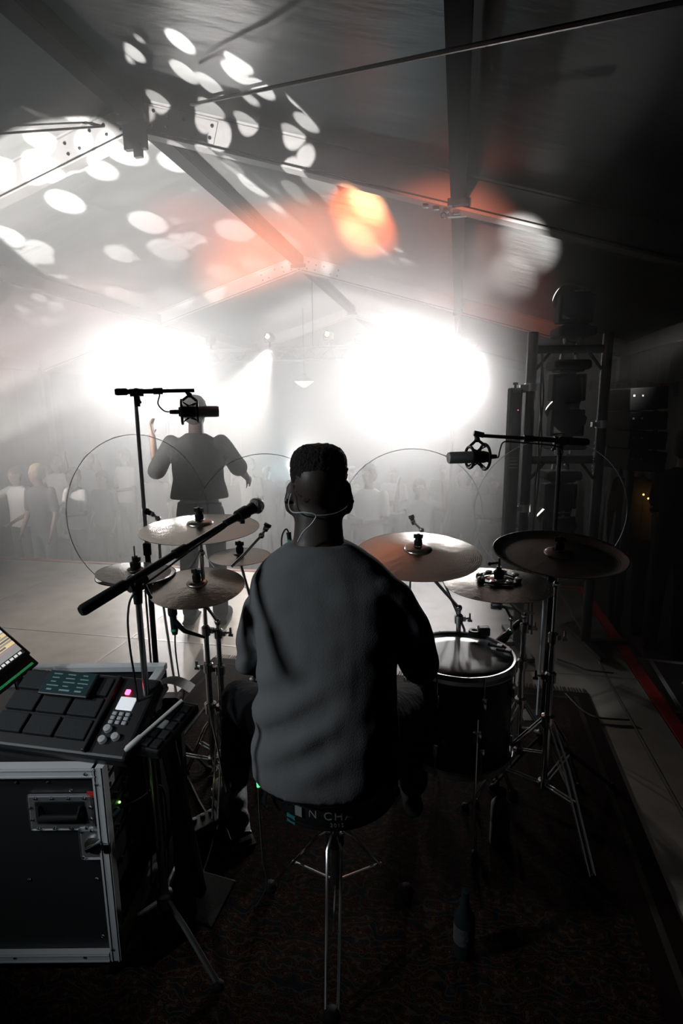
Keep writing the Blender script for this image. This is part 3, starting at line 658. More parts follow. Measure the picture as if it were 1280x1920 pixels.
# floor tom with white head
mat('drum_head', (.62, .64, .65), .30, var=.12, vscale=7, spec=.6, bump=.02, bscale=20); mat('drum_wood', (.035, .024, .017), .35, var=.5, vscale=6, stretch=(1, 1, 12))
tz = .70; tc_ = at_z(862, 1224, tz); TR = .205
ft = empty('floor_tom', (tc_.x, tc_.y, 0), YAW, 'wooden floor tom with white coated head on the right of the drummer', 'drum')
bm = B(); lathe(bm, [(TR-.006, tz-.40), (TR-.002, tz-.40), (TR-.002, tz-.012), (TR-.008, tz-.012)], n=48); finish('shell', bm, 'drum_wood', ft, True)
bm = B(); lathe(bm, [(.0005, tz-.006), (TR*.6, tz-.006), (TR-.010, tz-.006), (TR-.001, tz-.012)], n=48); finish('drum_head', bm, 'drum_head', ft, True)
for z, s in ((tz-.014, 1), (tz-.395, -1)):
    bm = B(); lathe(bm, [(TR-.002, z+s*.014), (TR+.006, z+s*.016), (TR+.005, z-s*.004), (TR+.014, z-s*.014), (TR+.014, z-s*.018), (TR-.001, z-s*.016)], n=48); finish('hoop', bm, 'chrome_worn', ft, True)
bm = B(); lathe(bm, [(.0005, tz-.402), (TR-.004, tz-.402)], n=48); finish('drum_head', bm, 'drum_head', ft, True)
for k in range(8):
    a = k*pi/4+.2; d = Vector((cos(a), sin(a), 0)); rm = Matrix.Rotation(a, 3, 'Z')
    for z in (tz-.10, tz-.30):
        bm = B(); bbox(bm, d*(TR+.009)+Vector((0, 0, z)), (.018, .020, .05), .005, rm); lg = finish('lug', bm, 'chrome', ft, True)
    tb('tension_rod', [d*(TR+.012)+Vector((0, 0, tz-.10)), d*(TR+.012)+Vector((0, 0, tz+.002))], .003, 'chrome', ft, 6)
    tb('tension_rod', [d*(TR+.012)+Vector((0, 0, tz-.30)), d*(TR+.012)+Vector((0, 0, tz-.41))], .003, 'chrome', ft, 6)
for a in (.6, 2.7, 4.8):
    d = Vector((cos(a), sin(a), 0)); l_ = tb('leg', [d*(TR+.02)+Vector((0, 0, tz-.15)), d*(TR+.02)+Vector((0, 0, .16)), d*(TR+.05)+Vector((0, 0, .10)), d*(TR+.05)+Vector((0, 0, .015))], .0055, 'chrome', ft, 8)
    bm = B(); lathe(bm, [(.001, 0), (.014, 0), (.013, .03), (.006, .034)], d*(TR+.05), 10); finish('rubber_foot', bm, 'black_rubber', l_, True)
    bm = B(); bbox(bm, d*(TR+.012)+Vector((0, 0, tz-.22)), (.026, .034, .05), .006, Matrix.Rotation(a, 3, 'Z')); finish('leg_bracket', bm, 'chrome', ft, True)
# dampers and clip on the head
p = at_z(906, 1192, tz); o = empty('mic_clip', (p.x, p.y, tz+.002), YAW, 'square black clip-on sensor on the far rim of the floor tom', 'clip')
bm = B(); bbox(bm, (0, 0, .02), (.048, .04, .038), .006); finish('housing', bm, 'black_plastic', o); bm = B(); lathe(bm, [(.012, 0), (.024, 0), (.024, .022), (.012, .022)], (-.04, -.005, .004), 16); finish('grip', bm, 'black_plastic', o, True)
for (x, y, a, lab) in ((928, 1212, -.5, 'flat black damper pad near the right rim of the floor tom, the farther of two'), (944, 1221, -.5, 'flat black damper pad at the right rim of the floor tom, the nearer of two')):
    p = at_z(x, y, tz); o = empty('damper_pad', (p.x, p.y, tz-.002), YAW+a, lab, 'damper')
    bm = B(); bbox(bm, (0, 0, .006), (.058, .020, .010), .003); finish('pad', bm, 'black_rubber', o); bm = B(); box(bm, (.018, 0, .0125), (.02, .018, .003)); finish('tape_end', bm, 'cord_clear', o)
# drum throne
tp = RH*-.03+FH*1.51
th = empty('drum_throne', (tp.x, tp.y, 0), YAW, 'round black drum throne with white lettering on the seat band, under the drummer', 'stool')
mat('seat_vinyl', (.012, .013, .014), .38, bump=.1, bscale=50)
bm = B(); lathe(bm, [(.001, .515), (.175, .515), (.19, .525), (.192, .59), (.180, .612), (.13, .622), (.001, .618)], n=48); finish('seat', bm, 'seat_vinyl', th, True)
bm = B(); lathe(bm, [(.187, .519), (.1925, .522), (.194, .527), (.1925, .532)], n=48); finish('seam', bm, 'black_rubber', th, True)
bm = B(); lathe(bm, [(.001, .49), (.06, .492), (.07, .515), (.001, .516)], n=24); finish('seat_plate', bm, 'dark_steel', th, True)
for s_, size, z, w_ in (('N CHAIR', .034, .568, .0), ('2015', .016, .542, 0)):
    t = text_mesh('lettering', s_, size, 'white_print', th, (.01, -.1945, z), (pi/2, 0, 0), .0004, 1.25)
    for v in t.data.vertices:                             # wrap the letters round the seat band
        a = (v.co.x)/.194; v.co.z = v.co.z + (-(1-cos(a))*.194)*1.0; v.co.x = sin(a)*.194
bm = B(); box(bm, (-.095, -.1705, .568), (.022, .003, .028), Matrix.Rotation(-.52, 3, 'Z')); finish('print_block', bm, 'white_print', th)
mat('tag_teal', (.04, .22, .24), .6); bm = B(); box(bm, (-.118, -.150, .528), (.030, .003, .024), Matrix.Rotation(-.66, 3, 'Z')); finish('seat_tag', bm, 'tag_teal', th)
tb('post', [(0, 0, .16), (0, 0, .50)], .0145, 'chrome_worn', th, 12)
bm = B(); lathe(bm, [(.015, .31), (.028, .315), (.028, .35), (.015, .355)], n=14); finish('hub', bm, 'dark_steel', th, True); bm = B(); lathe(bm, [(.015, .44), (.026, .445), (.026, .475), (.015, .48)], n=14); box(bm, (.035, 0, .46), (.04, .012, .02)); finish('height_clamp', bm, 'dark_steel', th, True)
for a in (-92, 28, 148):
    a = radians(a); d = Vector((cos(a), sin(a), 0)); t = d.cross(Vector((0, 0, 1))); bm = B()
    for s in (-1, 1):
        tube(bm, [Vector((0, 0, .36))+d*.02+t*s*.010, Vector((0, 0, .335))+d*.05+t*s*.022, Vector((0, 0, .02))+d*.27+t*s*.017], .0045, 6)
    l_ = finish('leg', bm, 'chrome', th, True)
    bm = B(); tube(bm, [Vector((0, 0, .18))+d*.02, Vector((0, 0, .17))+d*.17], .004, 6); finish('brace', bm, 'chrome', l_, True)
    bm = B(); ball(bm, d*.272+Vector((0, 0, .018)), (.026, .026, .018), 10); finish('rubber_foot', bm, 'black_rubber', l_, True)
# ---------------- microphones ----------------
mat('mic_grille', (.30, .31, .31), .45, .7, bump=.6, bscale=300); mat('mic_body', (.03, .032, .034), .4, .5); mat('ring_green', (.02, .55, .30), .5); mat('ring_cyan', (.03, .5, .55), .5)
def cone_between(bm, a, b, r1, r2, n=12): tube(bm, [a, b], [r1, r2], n)
def shock_mic(name, label, hang, c, d, s=1.0, xl=(0, 0, 0), ring='ring_cyan'):
    """side-address condenser microphone in an elastic cradle; c centre of the cradle, d pointing direction of the body"""
    o = empty(name, c, label=label, cat='microphone'); d = Vector(d).normalized(); u = Vector((0, 0, 1)); w_ = d.cross(u).normalized(); u = w_.cross(d)
    R_ = rot_to(d)
    bm = B(); lathe(bm, [(.001, .02), (.0235, .02), (.0245, .03), (.0245, .112), (.022, .122), (.001, .124)], n=18, rot=R_, sx=s, sy=s); finish('grille', bm, 'mic_grille', o, True)
    bm = B(); lathe(bm, [(.001, -.052), (.020, -.05), (.0255, -.03), (.0255, .02), (.001, .021)], n=18, rot=R_); finish('body', bm, 'mic_body', o, True)
    for k, z in enumerate((-.036, .030)):
        bm = B(); rr = .052 if k == 0 else .044; pts = [R_ @ Vector((rr*cos(a*2*pi/20), rr*sin(a*2*pi/20), z)) for a in range(21)]; tube(bm, pts, .0058, 8, False); finish('cradle_ring', bm, 'black_plastic', o, True)
    bm = B()
    for k in range(8):
        a = k*pi/4; tube(bm, [R_ @ Vector((.05*cos(a), .05*sin(a), -.036)), R_ @ Vector((.026*cos(a+.4), .026*sin(a+.4), -.004)), R_ @ Vector((.043*cos(a+.8), .043*sin(a+.8), .030))], .0028, 6)
    finish('elastic', bm, 'black_rubber', o, True)
    bm = B()
    for z in (-.036, .030): tube(bm, [R_ @ Vector((0, 0, z))+u*.046, u*.072+d*0], .0058, 8)
    tube(bm, [u*.070, Vector(hang)-Vector(c)], .008, 8); ball(bm, u*.072, .012, 8); finish('yoke', bm, 'black_plastic', o, True)
    bm = B(); lathe(bm, [(.001, -.088), (.0085, -.088), (.0095, -.068), (.0095, -.05), (.001, -.05)], n=12, rot=R_); pl = finish('plug', bm, 'black_plastic', o, True)
    bm = B(); lathe(bm, [(.0098, -.060), (.0102, -.060), (.0102, -.054), (.0098, -.054)], n=12, rot=R_); finish('colour_ring', bm, ring, pl, True)
    return o, Vector(c)+R_ @ Vector((0, 0, -.088))
def mic_stand(label, foot, top, r=.011, m='dark_steel', legs=True, hub=.16, fr=.30, angs=(90, 210, 330)):
    o = tripod_stand('microphone_stand', label, (foot[0], foot[1]), hub, fr, top[2], .0135, angs, m, 'microphone stands', False, cat='stand')
    z2 = top[2]; mid = .62*z2; t_ = Vector((top[0]-foot[0], top[1]-foot[1], top[2]))
    tb('lower_tube', [(0, 0, hub), t_*.60], .0125, m, o, 12)
    tb('upper_tube', [t_*.58, t_], .0085, 'chrome_worn' if m == 'dark_steel' else m, o, 12)
    bm = B(); lathe(bm, [(.0125, -.03), (.018, -.026), (.018, .026), (.0105, .03)], t_*.6, 12); finish('height_grip', bm, 'black_rubber', o, True)
    return o, t_
def boom(parent, a, b, r1, r2, joint, foot, jt_label=None, grip=.10):
    """boom arm from counter grip a to tip b in world coordinates, clutch at joint"""
    f = Vector((foot[0], foot[1], 0)); A, Bp, J = Vector(a)-f, Vector(b)-f, Vector(joint)-f; d = (Bp-A).normalized()
    tb('boom_arm', [A, A.lerp(Bp, .55)], r1, 'black_plastic', parent, 12); tb('boom_extension', [A.lerp(Bp, .53), Bp], r2, 'black_plastic', parent, 10)
    tb('boom_grip', [A-d*.002, A+d*.006, A+d*(grip-.006), A+d*grip], [r1*1.1, r1*1.45, r1*1.45, r1*1.1], 'black_rubber', parent, 14)
    tb('boom_clamp', [A.lerp(Bp, .53)-d*.02, A.lerp(Bp, .53)+d*.02], r1*1.35, 'black_plastic', parent, 12)
    w_ = d.cross(Vector((0, 0, 1))).normalized(); bm = B()
    tube(bm, [J-w_*.022, J+w_*.022], .019, 14); tube(bm, [J-d*.028, J+d*.028], r1*1.6, 12); tube(bm, [J-Vector((0, 0, .06)), J-Vector((0, 0, .0))], [.012, .015], 10); finish('clutch', bm, 'black_plastic', parent, True)
    bm = B(); tube(bm, [J+w_*.022, J+w_*.036], .004, 6); tube(bm, [J+w_*.036, J+w_*.04-Vector((0, 0, .04))+d*.012], .0045, 8); ball(bm, J+w_*.04-Vector((0, 0, .042))+d*.013, .006, 8); finish('clutch_handle', bm, 'dark_steel', parent, True)
# left overhead
dL = 2.4; tL = at_depth(254, 742, dL); fL = (tL.x, tL.y)
msL, _ = mic_stand('tall microphone stand with a level boom above the hi-hat, left overhead', fL, tL)
a_, b_ = at_depth(216, 735, 2.36), at_depth(364, 732, 2.46); boom(msL, a_, b_, .0105, .0085, at_depth(256, 736, 2.4), fL, grip=.05)
hg = at_depth(350, 735, 2.45); cL = at_depth(357, 772, 2.45)
mL, plL = shock_mic('overhead_microphone', 'black condenser microphone in a cradle hanging from the left overhead boom', hg, cL, RH*1+FH*.25+Vector((0, 0, .0)), 1)
cable('microphone_cable', [plL, at_depth(307, 770, 2.43), at_depth(296, 757, 2.42), at_depth(299, 740, 2.41), at_depth(290, 737, 2.41)], .0032, label='thin black cable looping from the left overhead microphone to its boom')
# right overhead
dR = 2.3; tR = at_depth(1050, 830, dR); fR = (tR.x, tR.y)
msR, _ = mic_stand('tall microphone stand with a level boom behind the china cymbal, right overhead', fR, tR, m='black_plastic')
boom(msR, at_depth(1102, 829, 2.3), at_depth(890, 816, 2.28), .0105, .0075, at_depth(1050, 826, 2.3), fR, grip=.09)
bm = B(); f_ = Vector((fR[0], fR[1], 0)); tube(bm, [at_depth(888, 812, 2.28)-f_, at_depth(906, 816, 2.28)-f_], .012, 10); finish('tip_joint', bm, 'black_plastic', msR, True)
mR, plR = shock_mic('overhead_microphone', 'black condenser microphone in a cradle hanging from the right overhead boom', at_depth(892, 818, 2.28), at_depth(893, 857, 2.28), -RH-FH*.2, 1)
cable('microphone_cable', [plR, at_depth(934, 857, 2.28), at_depth(938, 840, 2.27), at_depth(944, 829, 2.27), at_depth(962, 829, 2.27), at_depth(1040, 836, 2.28), at_depth(1055, 850, 2.28)], .0032, label='thin black cable looping from the right overhead microphone to its boom')
# drummer's vocal microphone on a diagonal boom
jv = at_depth(256, 1092, 1.52); fV = (jv.x-.01, jv.y+.03)
fpx = at_depth(257, 1105, 1.52)
msV, _ = mic_stand('nearest microphone stand with a diagonal boom in front of the hi-hat', fV, (jv.x, jv.y, jv.z-.02), m='chrome_worn', hub=.14, fr=.26, angs=(100, 200, 320))
boom(msV, at_depth(152, 1146, 1.33), at_depth(462, 958, 1.75), .0105, .0085, jv, fV, grip=.13)
vm = at_depth(476, 951, 1.77); dv = (at_depth(484, 947, 1.80)-at_depth(440, 972, 1.72)).normalized(); Rv = rot_to(dv)
vo = empty('vocal_microphone', vm, label='silver ball-headed vocal microphone at the tip of the diagonal boom', cat='microphone')
bm = B(); ball(bm, dv*.012, (.0255, .0255, .0275), 18, Rv); finish('grille', bm, 'mic_grille', vo, True); bm = B(); lathe(bm, [(.0255, .006), (.0268, .008), (.0268, .014), (.0255, .016)], n=18, rot=Rv); finish('band', bm, 'chrome', vo, True)
bm = B(); lathe(bm, [(.001, -.13), (.011, -.13), (.013, -.06), (.019, -.012), (.020, -.002), (.001, 0)], n=16, rot=Rv); finish('body', bm, 'mic_body', vo, True)
bm = B(); lathe(bm, [(.014, -.075), (.019, -.075), (.021, -.035), (.016, -.035)], n=12, rot=Rv); tube(bm, [dv*-.055, dv*-.055-Vector((0, 0, .03))], .008, 8); finish('holder', bm, 'black_plastic', vo, True)
cable('microphone_cable', [vm-dv*.13, at_depth(420, 990, 1.68), at_depth(360, 1030, 1.6), at_depth(300, 1075, 1.54), at_depth(252, 1112, 1.50), at_depth(240, 1150, 1.49), at_depth(243, 1210, 1.52), at_depth(255, 1290, 1.56), at_depth(266, 1400, 1.62), at_depth(283, 1530, 1.68), at_depth(283, 1660, 1.76)], .0032, label='black cable running along the diagonal boom and down the nearest microphone stand')
# tom microphone on the right, pointing at the floor tom
def stick_mic(label, a, b, r=.014, arm=None, name='drum_microphone', ring=None):
    o = empty(name, a, label=label, cat='microphone'); a = Vector(a); d = (Vector(b)-a); L = d.length; R_ = rot_to(d)
    bm = B(); lathe(bm, [(.001, 0), (r*1.05, 0), (r*1.15, .012), (r*1.15, L*.30), (r*.9, L*.36)], n=14, rot=R_, cap=True); finish('capsule', bm, 'black_plastic', o, True)
    bm = B(); lathe(bm, [(r*.85, L*.34), (r*.8, L*.9), (r*.6, L)], n=12, rot=R_, cap=True); finish('body', bm, 'mic_body', o, True)
    if ring: bm = B(); lathe(bm, [(r*.86, L*.80), (r*.9, L*.80), (r*.9, L*.88), (r*.86, L*.88)], n=12, rot=R_); finish('colour_ring', bm, ring, o, True)
    if arm:
        bm = B(); pts = [Vector(q)-a for q in arm]; tube(bm, pts, .006, 8)
        for q in pts[:2]: ball(bm, q, .013, 10)
        finish('arm', bm, 'chrome', o, True)
    return o
stick_mic('short black microphone pointing down at the floor tom beside the pale cymbal', at_depth(934, 1206, 2.35), at_depth(975, 1165, 2.42), .017, [at_depth(958, 1182, 2.38), at_depth(958, 1160, 2.36), at_depth(948, 1140, 2.34), at_depth(934, 1134, 2.33)])
bm = B(); q = at_depth(930, 1135, 2.33); bbox(bm, q, (.05, .035, .03), .007); tube(bm, [q+Vector((0, 0, -.01)), q+Vector((0, 0, .05))], .0055, 8); tube(bm, [q, at_depth(1000, 1150, 2.55)], .006, 8); tag(finish('stand_clamp', bm, 'chrome', None, True), 'chrome multi-clamp under the pale cymbal holding the tom microphone', 'clamp')
# ride-side and left-side capsule mics on thin arms
stick_mic('small black microphone above the far rim of the ride cymbal', at_depth(770, 966, 2.75), at_depth(776, 984, 2.75), .013, [at_depth(774, 978, 2.75), at_depth(790, 994, 2.7), at_depth(810, 1040, 2.65), at_depth(870, 1180, 2.6), at_depth(872, 1300, 2.6)])
stick_mic('small black microphone on a chrome arm above the splash cymbal', at_depth(503, 982, 2.3), at_depth(496, 996, 2.3), .014, [at_depth(499, 990, 2.3), at_depth(490, 1004, 2.28), at_depth(452, 1045, 2.25), at_depth(434, 1062, 2.22)])
stick_mic('small black microphone beside the tall left stand at the edge of the left crash', at_depth(272, 958, 2.5), at_depth(286, 964, 2.5), .014, [at_depth(286, 964, 2.5), at_depth(296, 972, 2.5), at_depth(300, 1040, 2.5), at_depth(306, 1135, 2.5), at_depth(330, 1300, 2.5)])
gm = stick_mic('black microphone with green ring hanging below the low dark crash', at_depth(322, 1136, 2.1), at_depth(328, 1190, 2.1), .015, None, ring='ring_green')
cable('microphone_cable', [at_depth(328, 1190, 2.1), at_depth(329, 1220, 2.1), at_depth(336, 1270, 2.1), at_depth(345, 1300, 2.15), at_depth(330, 1345, 2.2)], .0028, label='thin black cable hanging from the green-ringed microphone on the left')
bm = B(); tube(bm, [p_-gm.location for p_ in (at_depth(327, 1165, 2.1), at_depth(346, 1183, 2.1), at_depth(384, 1195, 2.14))], [.012, .009, .005], 8); finish('swivel_arm', bm, 'black_plastic', gm, True)
# plug and cable loop behind the left shoulder
o = empty('drum_microphone', at_depth(541, 1010, 2.0), label='black plug with a green ring on a cable loop behind the drummer shoulder', cat='microphone')
bm = B(); a = at_depth(541, 998, 2.0)-o.location; b = at_depth(543, 1016, 2.0)-o.location; tube(bm, [a, b], [.009, .007], 10); pl = finish('plug', bm, 'black_plastic', o, True)
bm = B(); tube(bm, [a.lerp(b, .75), a.lerp(b, .95)], .0092, 10); finish('colour_ring', bm, 'ring_green', pl, True)
tb('cable', spline([at_depth(541, 998, 2.0)-o.location, at_depth(536, 992, 2.0)-o.location, at_depth(529, 1004, 2.0)-o.location, at_depth(528, 1030, 2.0)-o.location, at_depth(534, 1120, 2.0)-o.location], 5), .003, 'cable_black', o)
# ---------------- clear round baffles in front of the kit ----------------
am = MATS['acrylic']; nt = am.node_tree; nt.nodes.clear(); out = nt.nodes.new('ShaderNodeOutputMaterial'); mx = nt.nodes.new('ShaderNodeMixShader'); tr = nt.nodes.new('ShaderNodeBsdfTransparent'); gl = nt.nodes.new('ShaderNodeBsdfGlossy'); fr = nt.nodes.new('ShaderNodeFresnel')
fr.inputs['IOR'].default_value = 1.08; gl.inputs['Roughness'].default_value = .15; tr.inputs['Color'].default_value = (.97, .98, .98, 1)
nt.links.new(fr.outputs[0], mx.inputs[0]); nt.links.new(tr.outputs[0], mx.inputs[1]); nt.links.new(gl.outputs[0], mx.inputs[2]); nt.links.new(mx.outputs[0], out.inputs[0])
mat('acrylic_edge', (.85, .9, .92), .15, spec=.8)
for x, y, d, rx, ry, lab, tw in ((261, 966, 2.72, 121, 150, 'behind the tall left microphone stand', .25), (500, 983, 2.72, 132, 132, 'between the singer and the drummer', .0), (771, 966, 2.78, 133, 124, 'behind the ride cymbal', 0), (1030, 960, 2.78, 138, 136, 'in front of the lighting tower', -.1)):
    c = at_depth(x, y, d); a, b = rx*d/1040/cos(tw), ry*d/1040
    o = empty('acrylic_baffle', (c.x, c.y, 0), YAW+tw, 'clear round acrylic baffle with a bright edge '+lab, 'baffle', 'clear round baffles in front of the drum kit')
    bm = B(); vs = [bm.verts.new((a*cos(t*2*pi/64), 0, c.z+b*sin(t*2*pi/64))) for t in range(64)]; bm.faces.new(vs); finish('disc', bm, 'acrylic', o)
    bm = B(); pts = [Vector((a*cos(t*2*pi/64), 0, c.z+b*sin(t*2*pi/64))) for t in range(65)]; tube(bm, pts, .0017, 6, False); finish('edge', bm, 'acrylic_edge', o, True)
    tb('post', [(0, .01, .01), (0, .01, c.z-b+.02)], .005, 'acrylic_edge', o, 8); bm = B(); bbox(bm, (0, .01, .006), (.16, .12, .010), .003); finish('base', bm, 'black_plastic', o)
# sticks held by the drummer
mat('stick_wood', (.45, .34, .22), .5); mat('stick_white', (.72, .72, .69), .5)
for hnd, dr_, lab in ((LHd, Vector((.3, .9, -.1)), 'wooden drumstick held in the left hand of the drummer'), (RHd, Vector((-.2, .9, -.12)), 'wooden drumstick held in the right hand of the drummer')):
    d = dr_.normalized(); s0 = hnd-Vector((0, 0, .02)); bm = B(); tube(bm, [s0-d*.08, s0+d*.22, s0+d*.30, s0+d*.31], [.0072, .0072, .004, .005], 8); tag(finish('drumstick', bm, 'stick_wood', None, True), lab, 'drumstick')
# ---------------- rug ----------------
def rug_mat():
    m = bpy.data.materials.new('rug'); m.use_nodes = True; nt = m.node_tree; b = nt.nodes['Principled BSDF']; b.inputs['Roughness'].default_value = .95; b.inputs['Specular IOR Level'].default_value = .1
    N = nt.nodes.new; L = nt.links.new; tc = N('ShaderNodeTexCoord'); ab = N('ShaderNodeVectorMath'); ab.operation = 'ABSOLUTE'; L(tc.outputs['Object'], ab.inputs[0])
    v = N('ShaderNodeTexVoronoi'); v.inputs['Scale'].default_value = 34; v.inputs['Randomness'].default_value = .85; L(ab.outputs[0], v.inputs['Vector'])
    cr = N('ShaderNodeValToRGB'); e = cr.color_ramp; e.interpolation = 'CONSTANT'; e.elements[0].color = (.05, .036, .02, 1); e.elements[1].position = .22; e.elements[1].color = (.012, .002, .002, 1)
    for p, c in ((.33, (.04, .022, .009)), (.40, (.018, .003, .0025)), (.55, (.03, .022, .016)), (.60, (.004, .006, .009))): q = e.elements.new(p); q.color = (*c, 1)
    L(v.outputs['Distance'], cr.inputs[0])
    mg = N('ShaderNodeTexWave'); mg.wave_type = 'RINGS'; mg.inputs['Scale'].default_value = 12; mg.inputs['Distortion'].default_value = 18; mg.inputs['Detail'].default_value = 2; L(ab.outputs[0], mg.inputs['Vector'])
    st = N('ShaderNodeMath'); st.operation = 'GREATER_THAN'; st.inputs[1].default_value = .92; L(mg.outputs['Fac'], st.inputs[0])
    mx = N('ShaderNodeMix'); mx.data_type = 'RGBA'; L(st.outputs[0], mx.inputs[0]); L(cr.outputs[0], mx.inputs[6]); mx.inputs[7].default_value = (.035, .03, .022, 1); L(mx.outputs[2], b.inputs['Base Color'])
    n = N('ShaderNodeTexNoise'); n.inputs['Scale'].default_value = 240; bp = N('ShaderNodeBump'); bp.inputs['Strength'].default_value = .6; bp.inputs['Distance'].default_value = .004; L(tc.outputs['Object'], n.inputs['Vector']); L(n.outputs['Fac'], bp.inputs['Height']); L(bp.outputs[0], b.inputs['Normal'])
    MATS['rug'] = m
rug_mat(); mat('rug_border', (.012, .003, .003), .95, spec=.1); mat('rug_stripe', (.05, .045, .035), .95, spec=.1)
rg = empty('rug', (-.42, 1.62, 0), -.02, 'dark red patterned oriental rug with cream motifs under the drum kit', 'rug')
bm = B(); box(bm, (0, 0, .004), (2.05, 2.9, .008)); finish('field', bm, 'rug', rg)
for sx_ in (-1, 1):
    bm = B(); box(bm, (sx_*1.10, 0, .004), (.15, 3.2, .0085)); finish('border', bm, 'rug_border', rg); bm = B(); box(bm, (sx_*1.10, 0, .0055), (.022, 3.1, .0085)); finish('stripe', bm, 'rug_stripe', rg)
    bm = B(); box(bm, (0, sx_*1.525, .004), (2.05, .15, .0085)); finish('border', bm, 'rug_border', rg); bm = B(); box(bm, (0, sx_*1.525, .0055), (2.1, .022, .0085)); finish('stripe', bm, 'rug_stripe', rg)
bm = B()
for e in (-1, 1):
    for k in range(150): x = -1.17+k*2.34/149; tube(bm, [(x, e*1.60, .005), (x+random.uniform(-.006, .006), e*1.66, .004)], .0025, 4)
finish('fringe', bm, 'rug_stripe', rg)['kind'] = 'stuff'
# ---------------- rack case on the left ----------------
CO = RH*-.645+FH*1.34
case = empty('rack_case', (CO.x, CO.y, 0), YAW, 'black rack flight case with pale aluminium edges, handle and latch, front left', 'case')
W, Dp, z0, z1 = .62, .46, .10, .71
mat('case_panel', (.011, .012, .013), .55, bump=.05, bscale=120); mat('tape_red', (.6, .03, .03), .6); mat('led_green', (.1, .8, .1), .5, emit=(.3, 1, .15), estr=6); mat('led_yellow', (.8, .8, .1), .5, emit=(.9, 1, .1), estr=6); mat('led_red', (.9, .05, .1), .5, emit=(1, .05, .12), estr=8); mat('led_orange', (.9, .3, .05), .5, emit=(1, .3, .05), estr=6)
bm = B(); box(bm, (-W/2, .008, (z0+z1)/2), (W-.01, .012, z1-z0-.01)); finish('front_panel', bm, 'case_panel', case)
bm = B(); box(bm, (-W+.006, Dp/2, (z0+z1)/2), (.012, Dp, z1-z0)); finish('side_panel', bm, 'case_panel', case)
bm = B(); box(bm, (-W/2, Dp-.006, (z0+z1)/2), (W, .012, z1-z0)); finish('back_panel', bm, 'case_panel', case)
bm = B(); box(bm, (-W/2, Dp/2, z1-.006), (W, Dp, .012)); finish('top_panel', bm, 'case_panel', case); bm = B(); box(bm, (-W/2, Dp/2, z0+.006), (W, Dp, .012)); finish('base_panel', bm, 'case_panel', case)
def edge(a, b, wd=.030):
    a, b = Vector(a), Vector(b); d = b-a; bm = B(); ax = [abs(d.x), abs(d.y), abs(d.z)]; s = [wd if k < .001 else k for k in ax]; box(bm, (a+b)/2, s)
    for o_ in (-.32, .32):
        s2 = [(.003 if k < .001 else k) for k in ax]; off = Vector((0, 0, 0))
        if ax[2] > .01: off = Vector((o_*wd, -wd/2-.001, 0))
        else: off = Vector((0, -wd/2-.001, o_*wd))
        box(bm, (a+b)/2+off, [max(q, .003) for q in s2])
    return finish('edge_profile', bm, 'aluminium_matt', case)
e_ = .010
edge((-W, 0, z1-e_), (-.018, 0, z1-e_)); edge((-.012, 0, z1+.005), (-.012, 0, z0)); edge((-W, 0, z0+e_), (-.03, 0, z0+e_)); edge((-W+.01, 0, z1-.02), (-W+.01, 0, z0+.02))
edge((-.012, Dp, z1+.005), (-.012, Dp, z0)); edge((-.012, .02, z1-e_), (-.012, Dp-.02, z1-e_)); edge((-.012, .02, z0+e_), (-.012, Dp-.02, z0+e_))
edge((-W+.02, Dp, z1-e_), (-.03, Dp, z1-e_))
# recessed handle with rivets
hx, hzz = -.125-.0, .575
for (cx, cz, sx_, sz_) in ((hx, hzz+.045, .17, .018), (hx, hzz-.045, .17, .018), (hx-.077, hzz, .018, .10), (hx+.077, hzz, .018, .10)):
    pass
bm = B(); bbox(bm, (hx, -.004, hzz), (.178, .006, .108), .006)
hd = finish('handle_dish', bm, 'aluminium', case); bm = B(); bbox(bm, (hx, -.006, hzz), (.136, .004, .070), .004); finish('handle_recess', bm, 'black_matt', hd)
bm = B(); tube(bm, [(hx-.058, -.012, hzz+.024), (hx-.052, -.022, hzz-.004), (hx+.052, -.022, hzz-.004), (hx+.058, -.012, hzz+.024)], [.005, .009, .009, .005], 10); finish('handle_grip', bm, 'black_rubber', hd, True)
riv = None
def rivet(x, z, y=-.009, r=.0048):
    global riv
    if riv is None:
        bm = B(); lathe(bm, [(r, 0), (r*.8, .002), (r*.1, .003)], n=8, rot=Matrix.Rotation(pi/2, 3, 'X')); riv = finish('rivet', bm, 'chrome', case, True); riv.location = (x, y, z)
    else: share('rivet', riv, (x, y, z), case)
for k in range(4): rivet(hx-.066+k*.044, hzz+.046); rivet(hx-.066+k*.044, hzz-.046)
for x in (-.081, .081): rivet(hx+x, hzz+.018); rivet(hx+x, hzz-.018)
for x, z in ((-.155, .665), (-.095, .640), (-.07, .46), (-.05, .36), (-.05, .17), (-.24, .665), (-.24, .36)): rivet(x, z, -.001, .006)
for x, z in ((-.045, .698), (-.018, .668), (-.018, .14), (-.10, .115), (-.3, .115)): rivet(x, z, -.016)
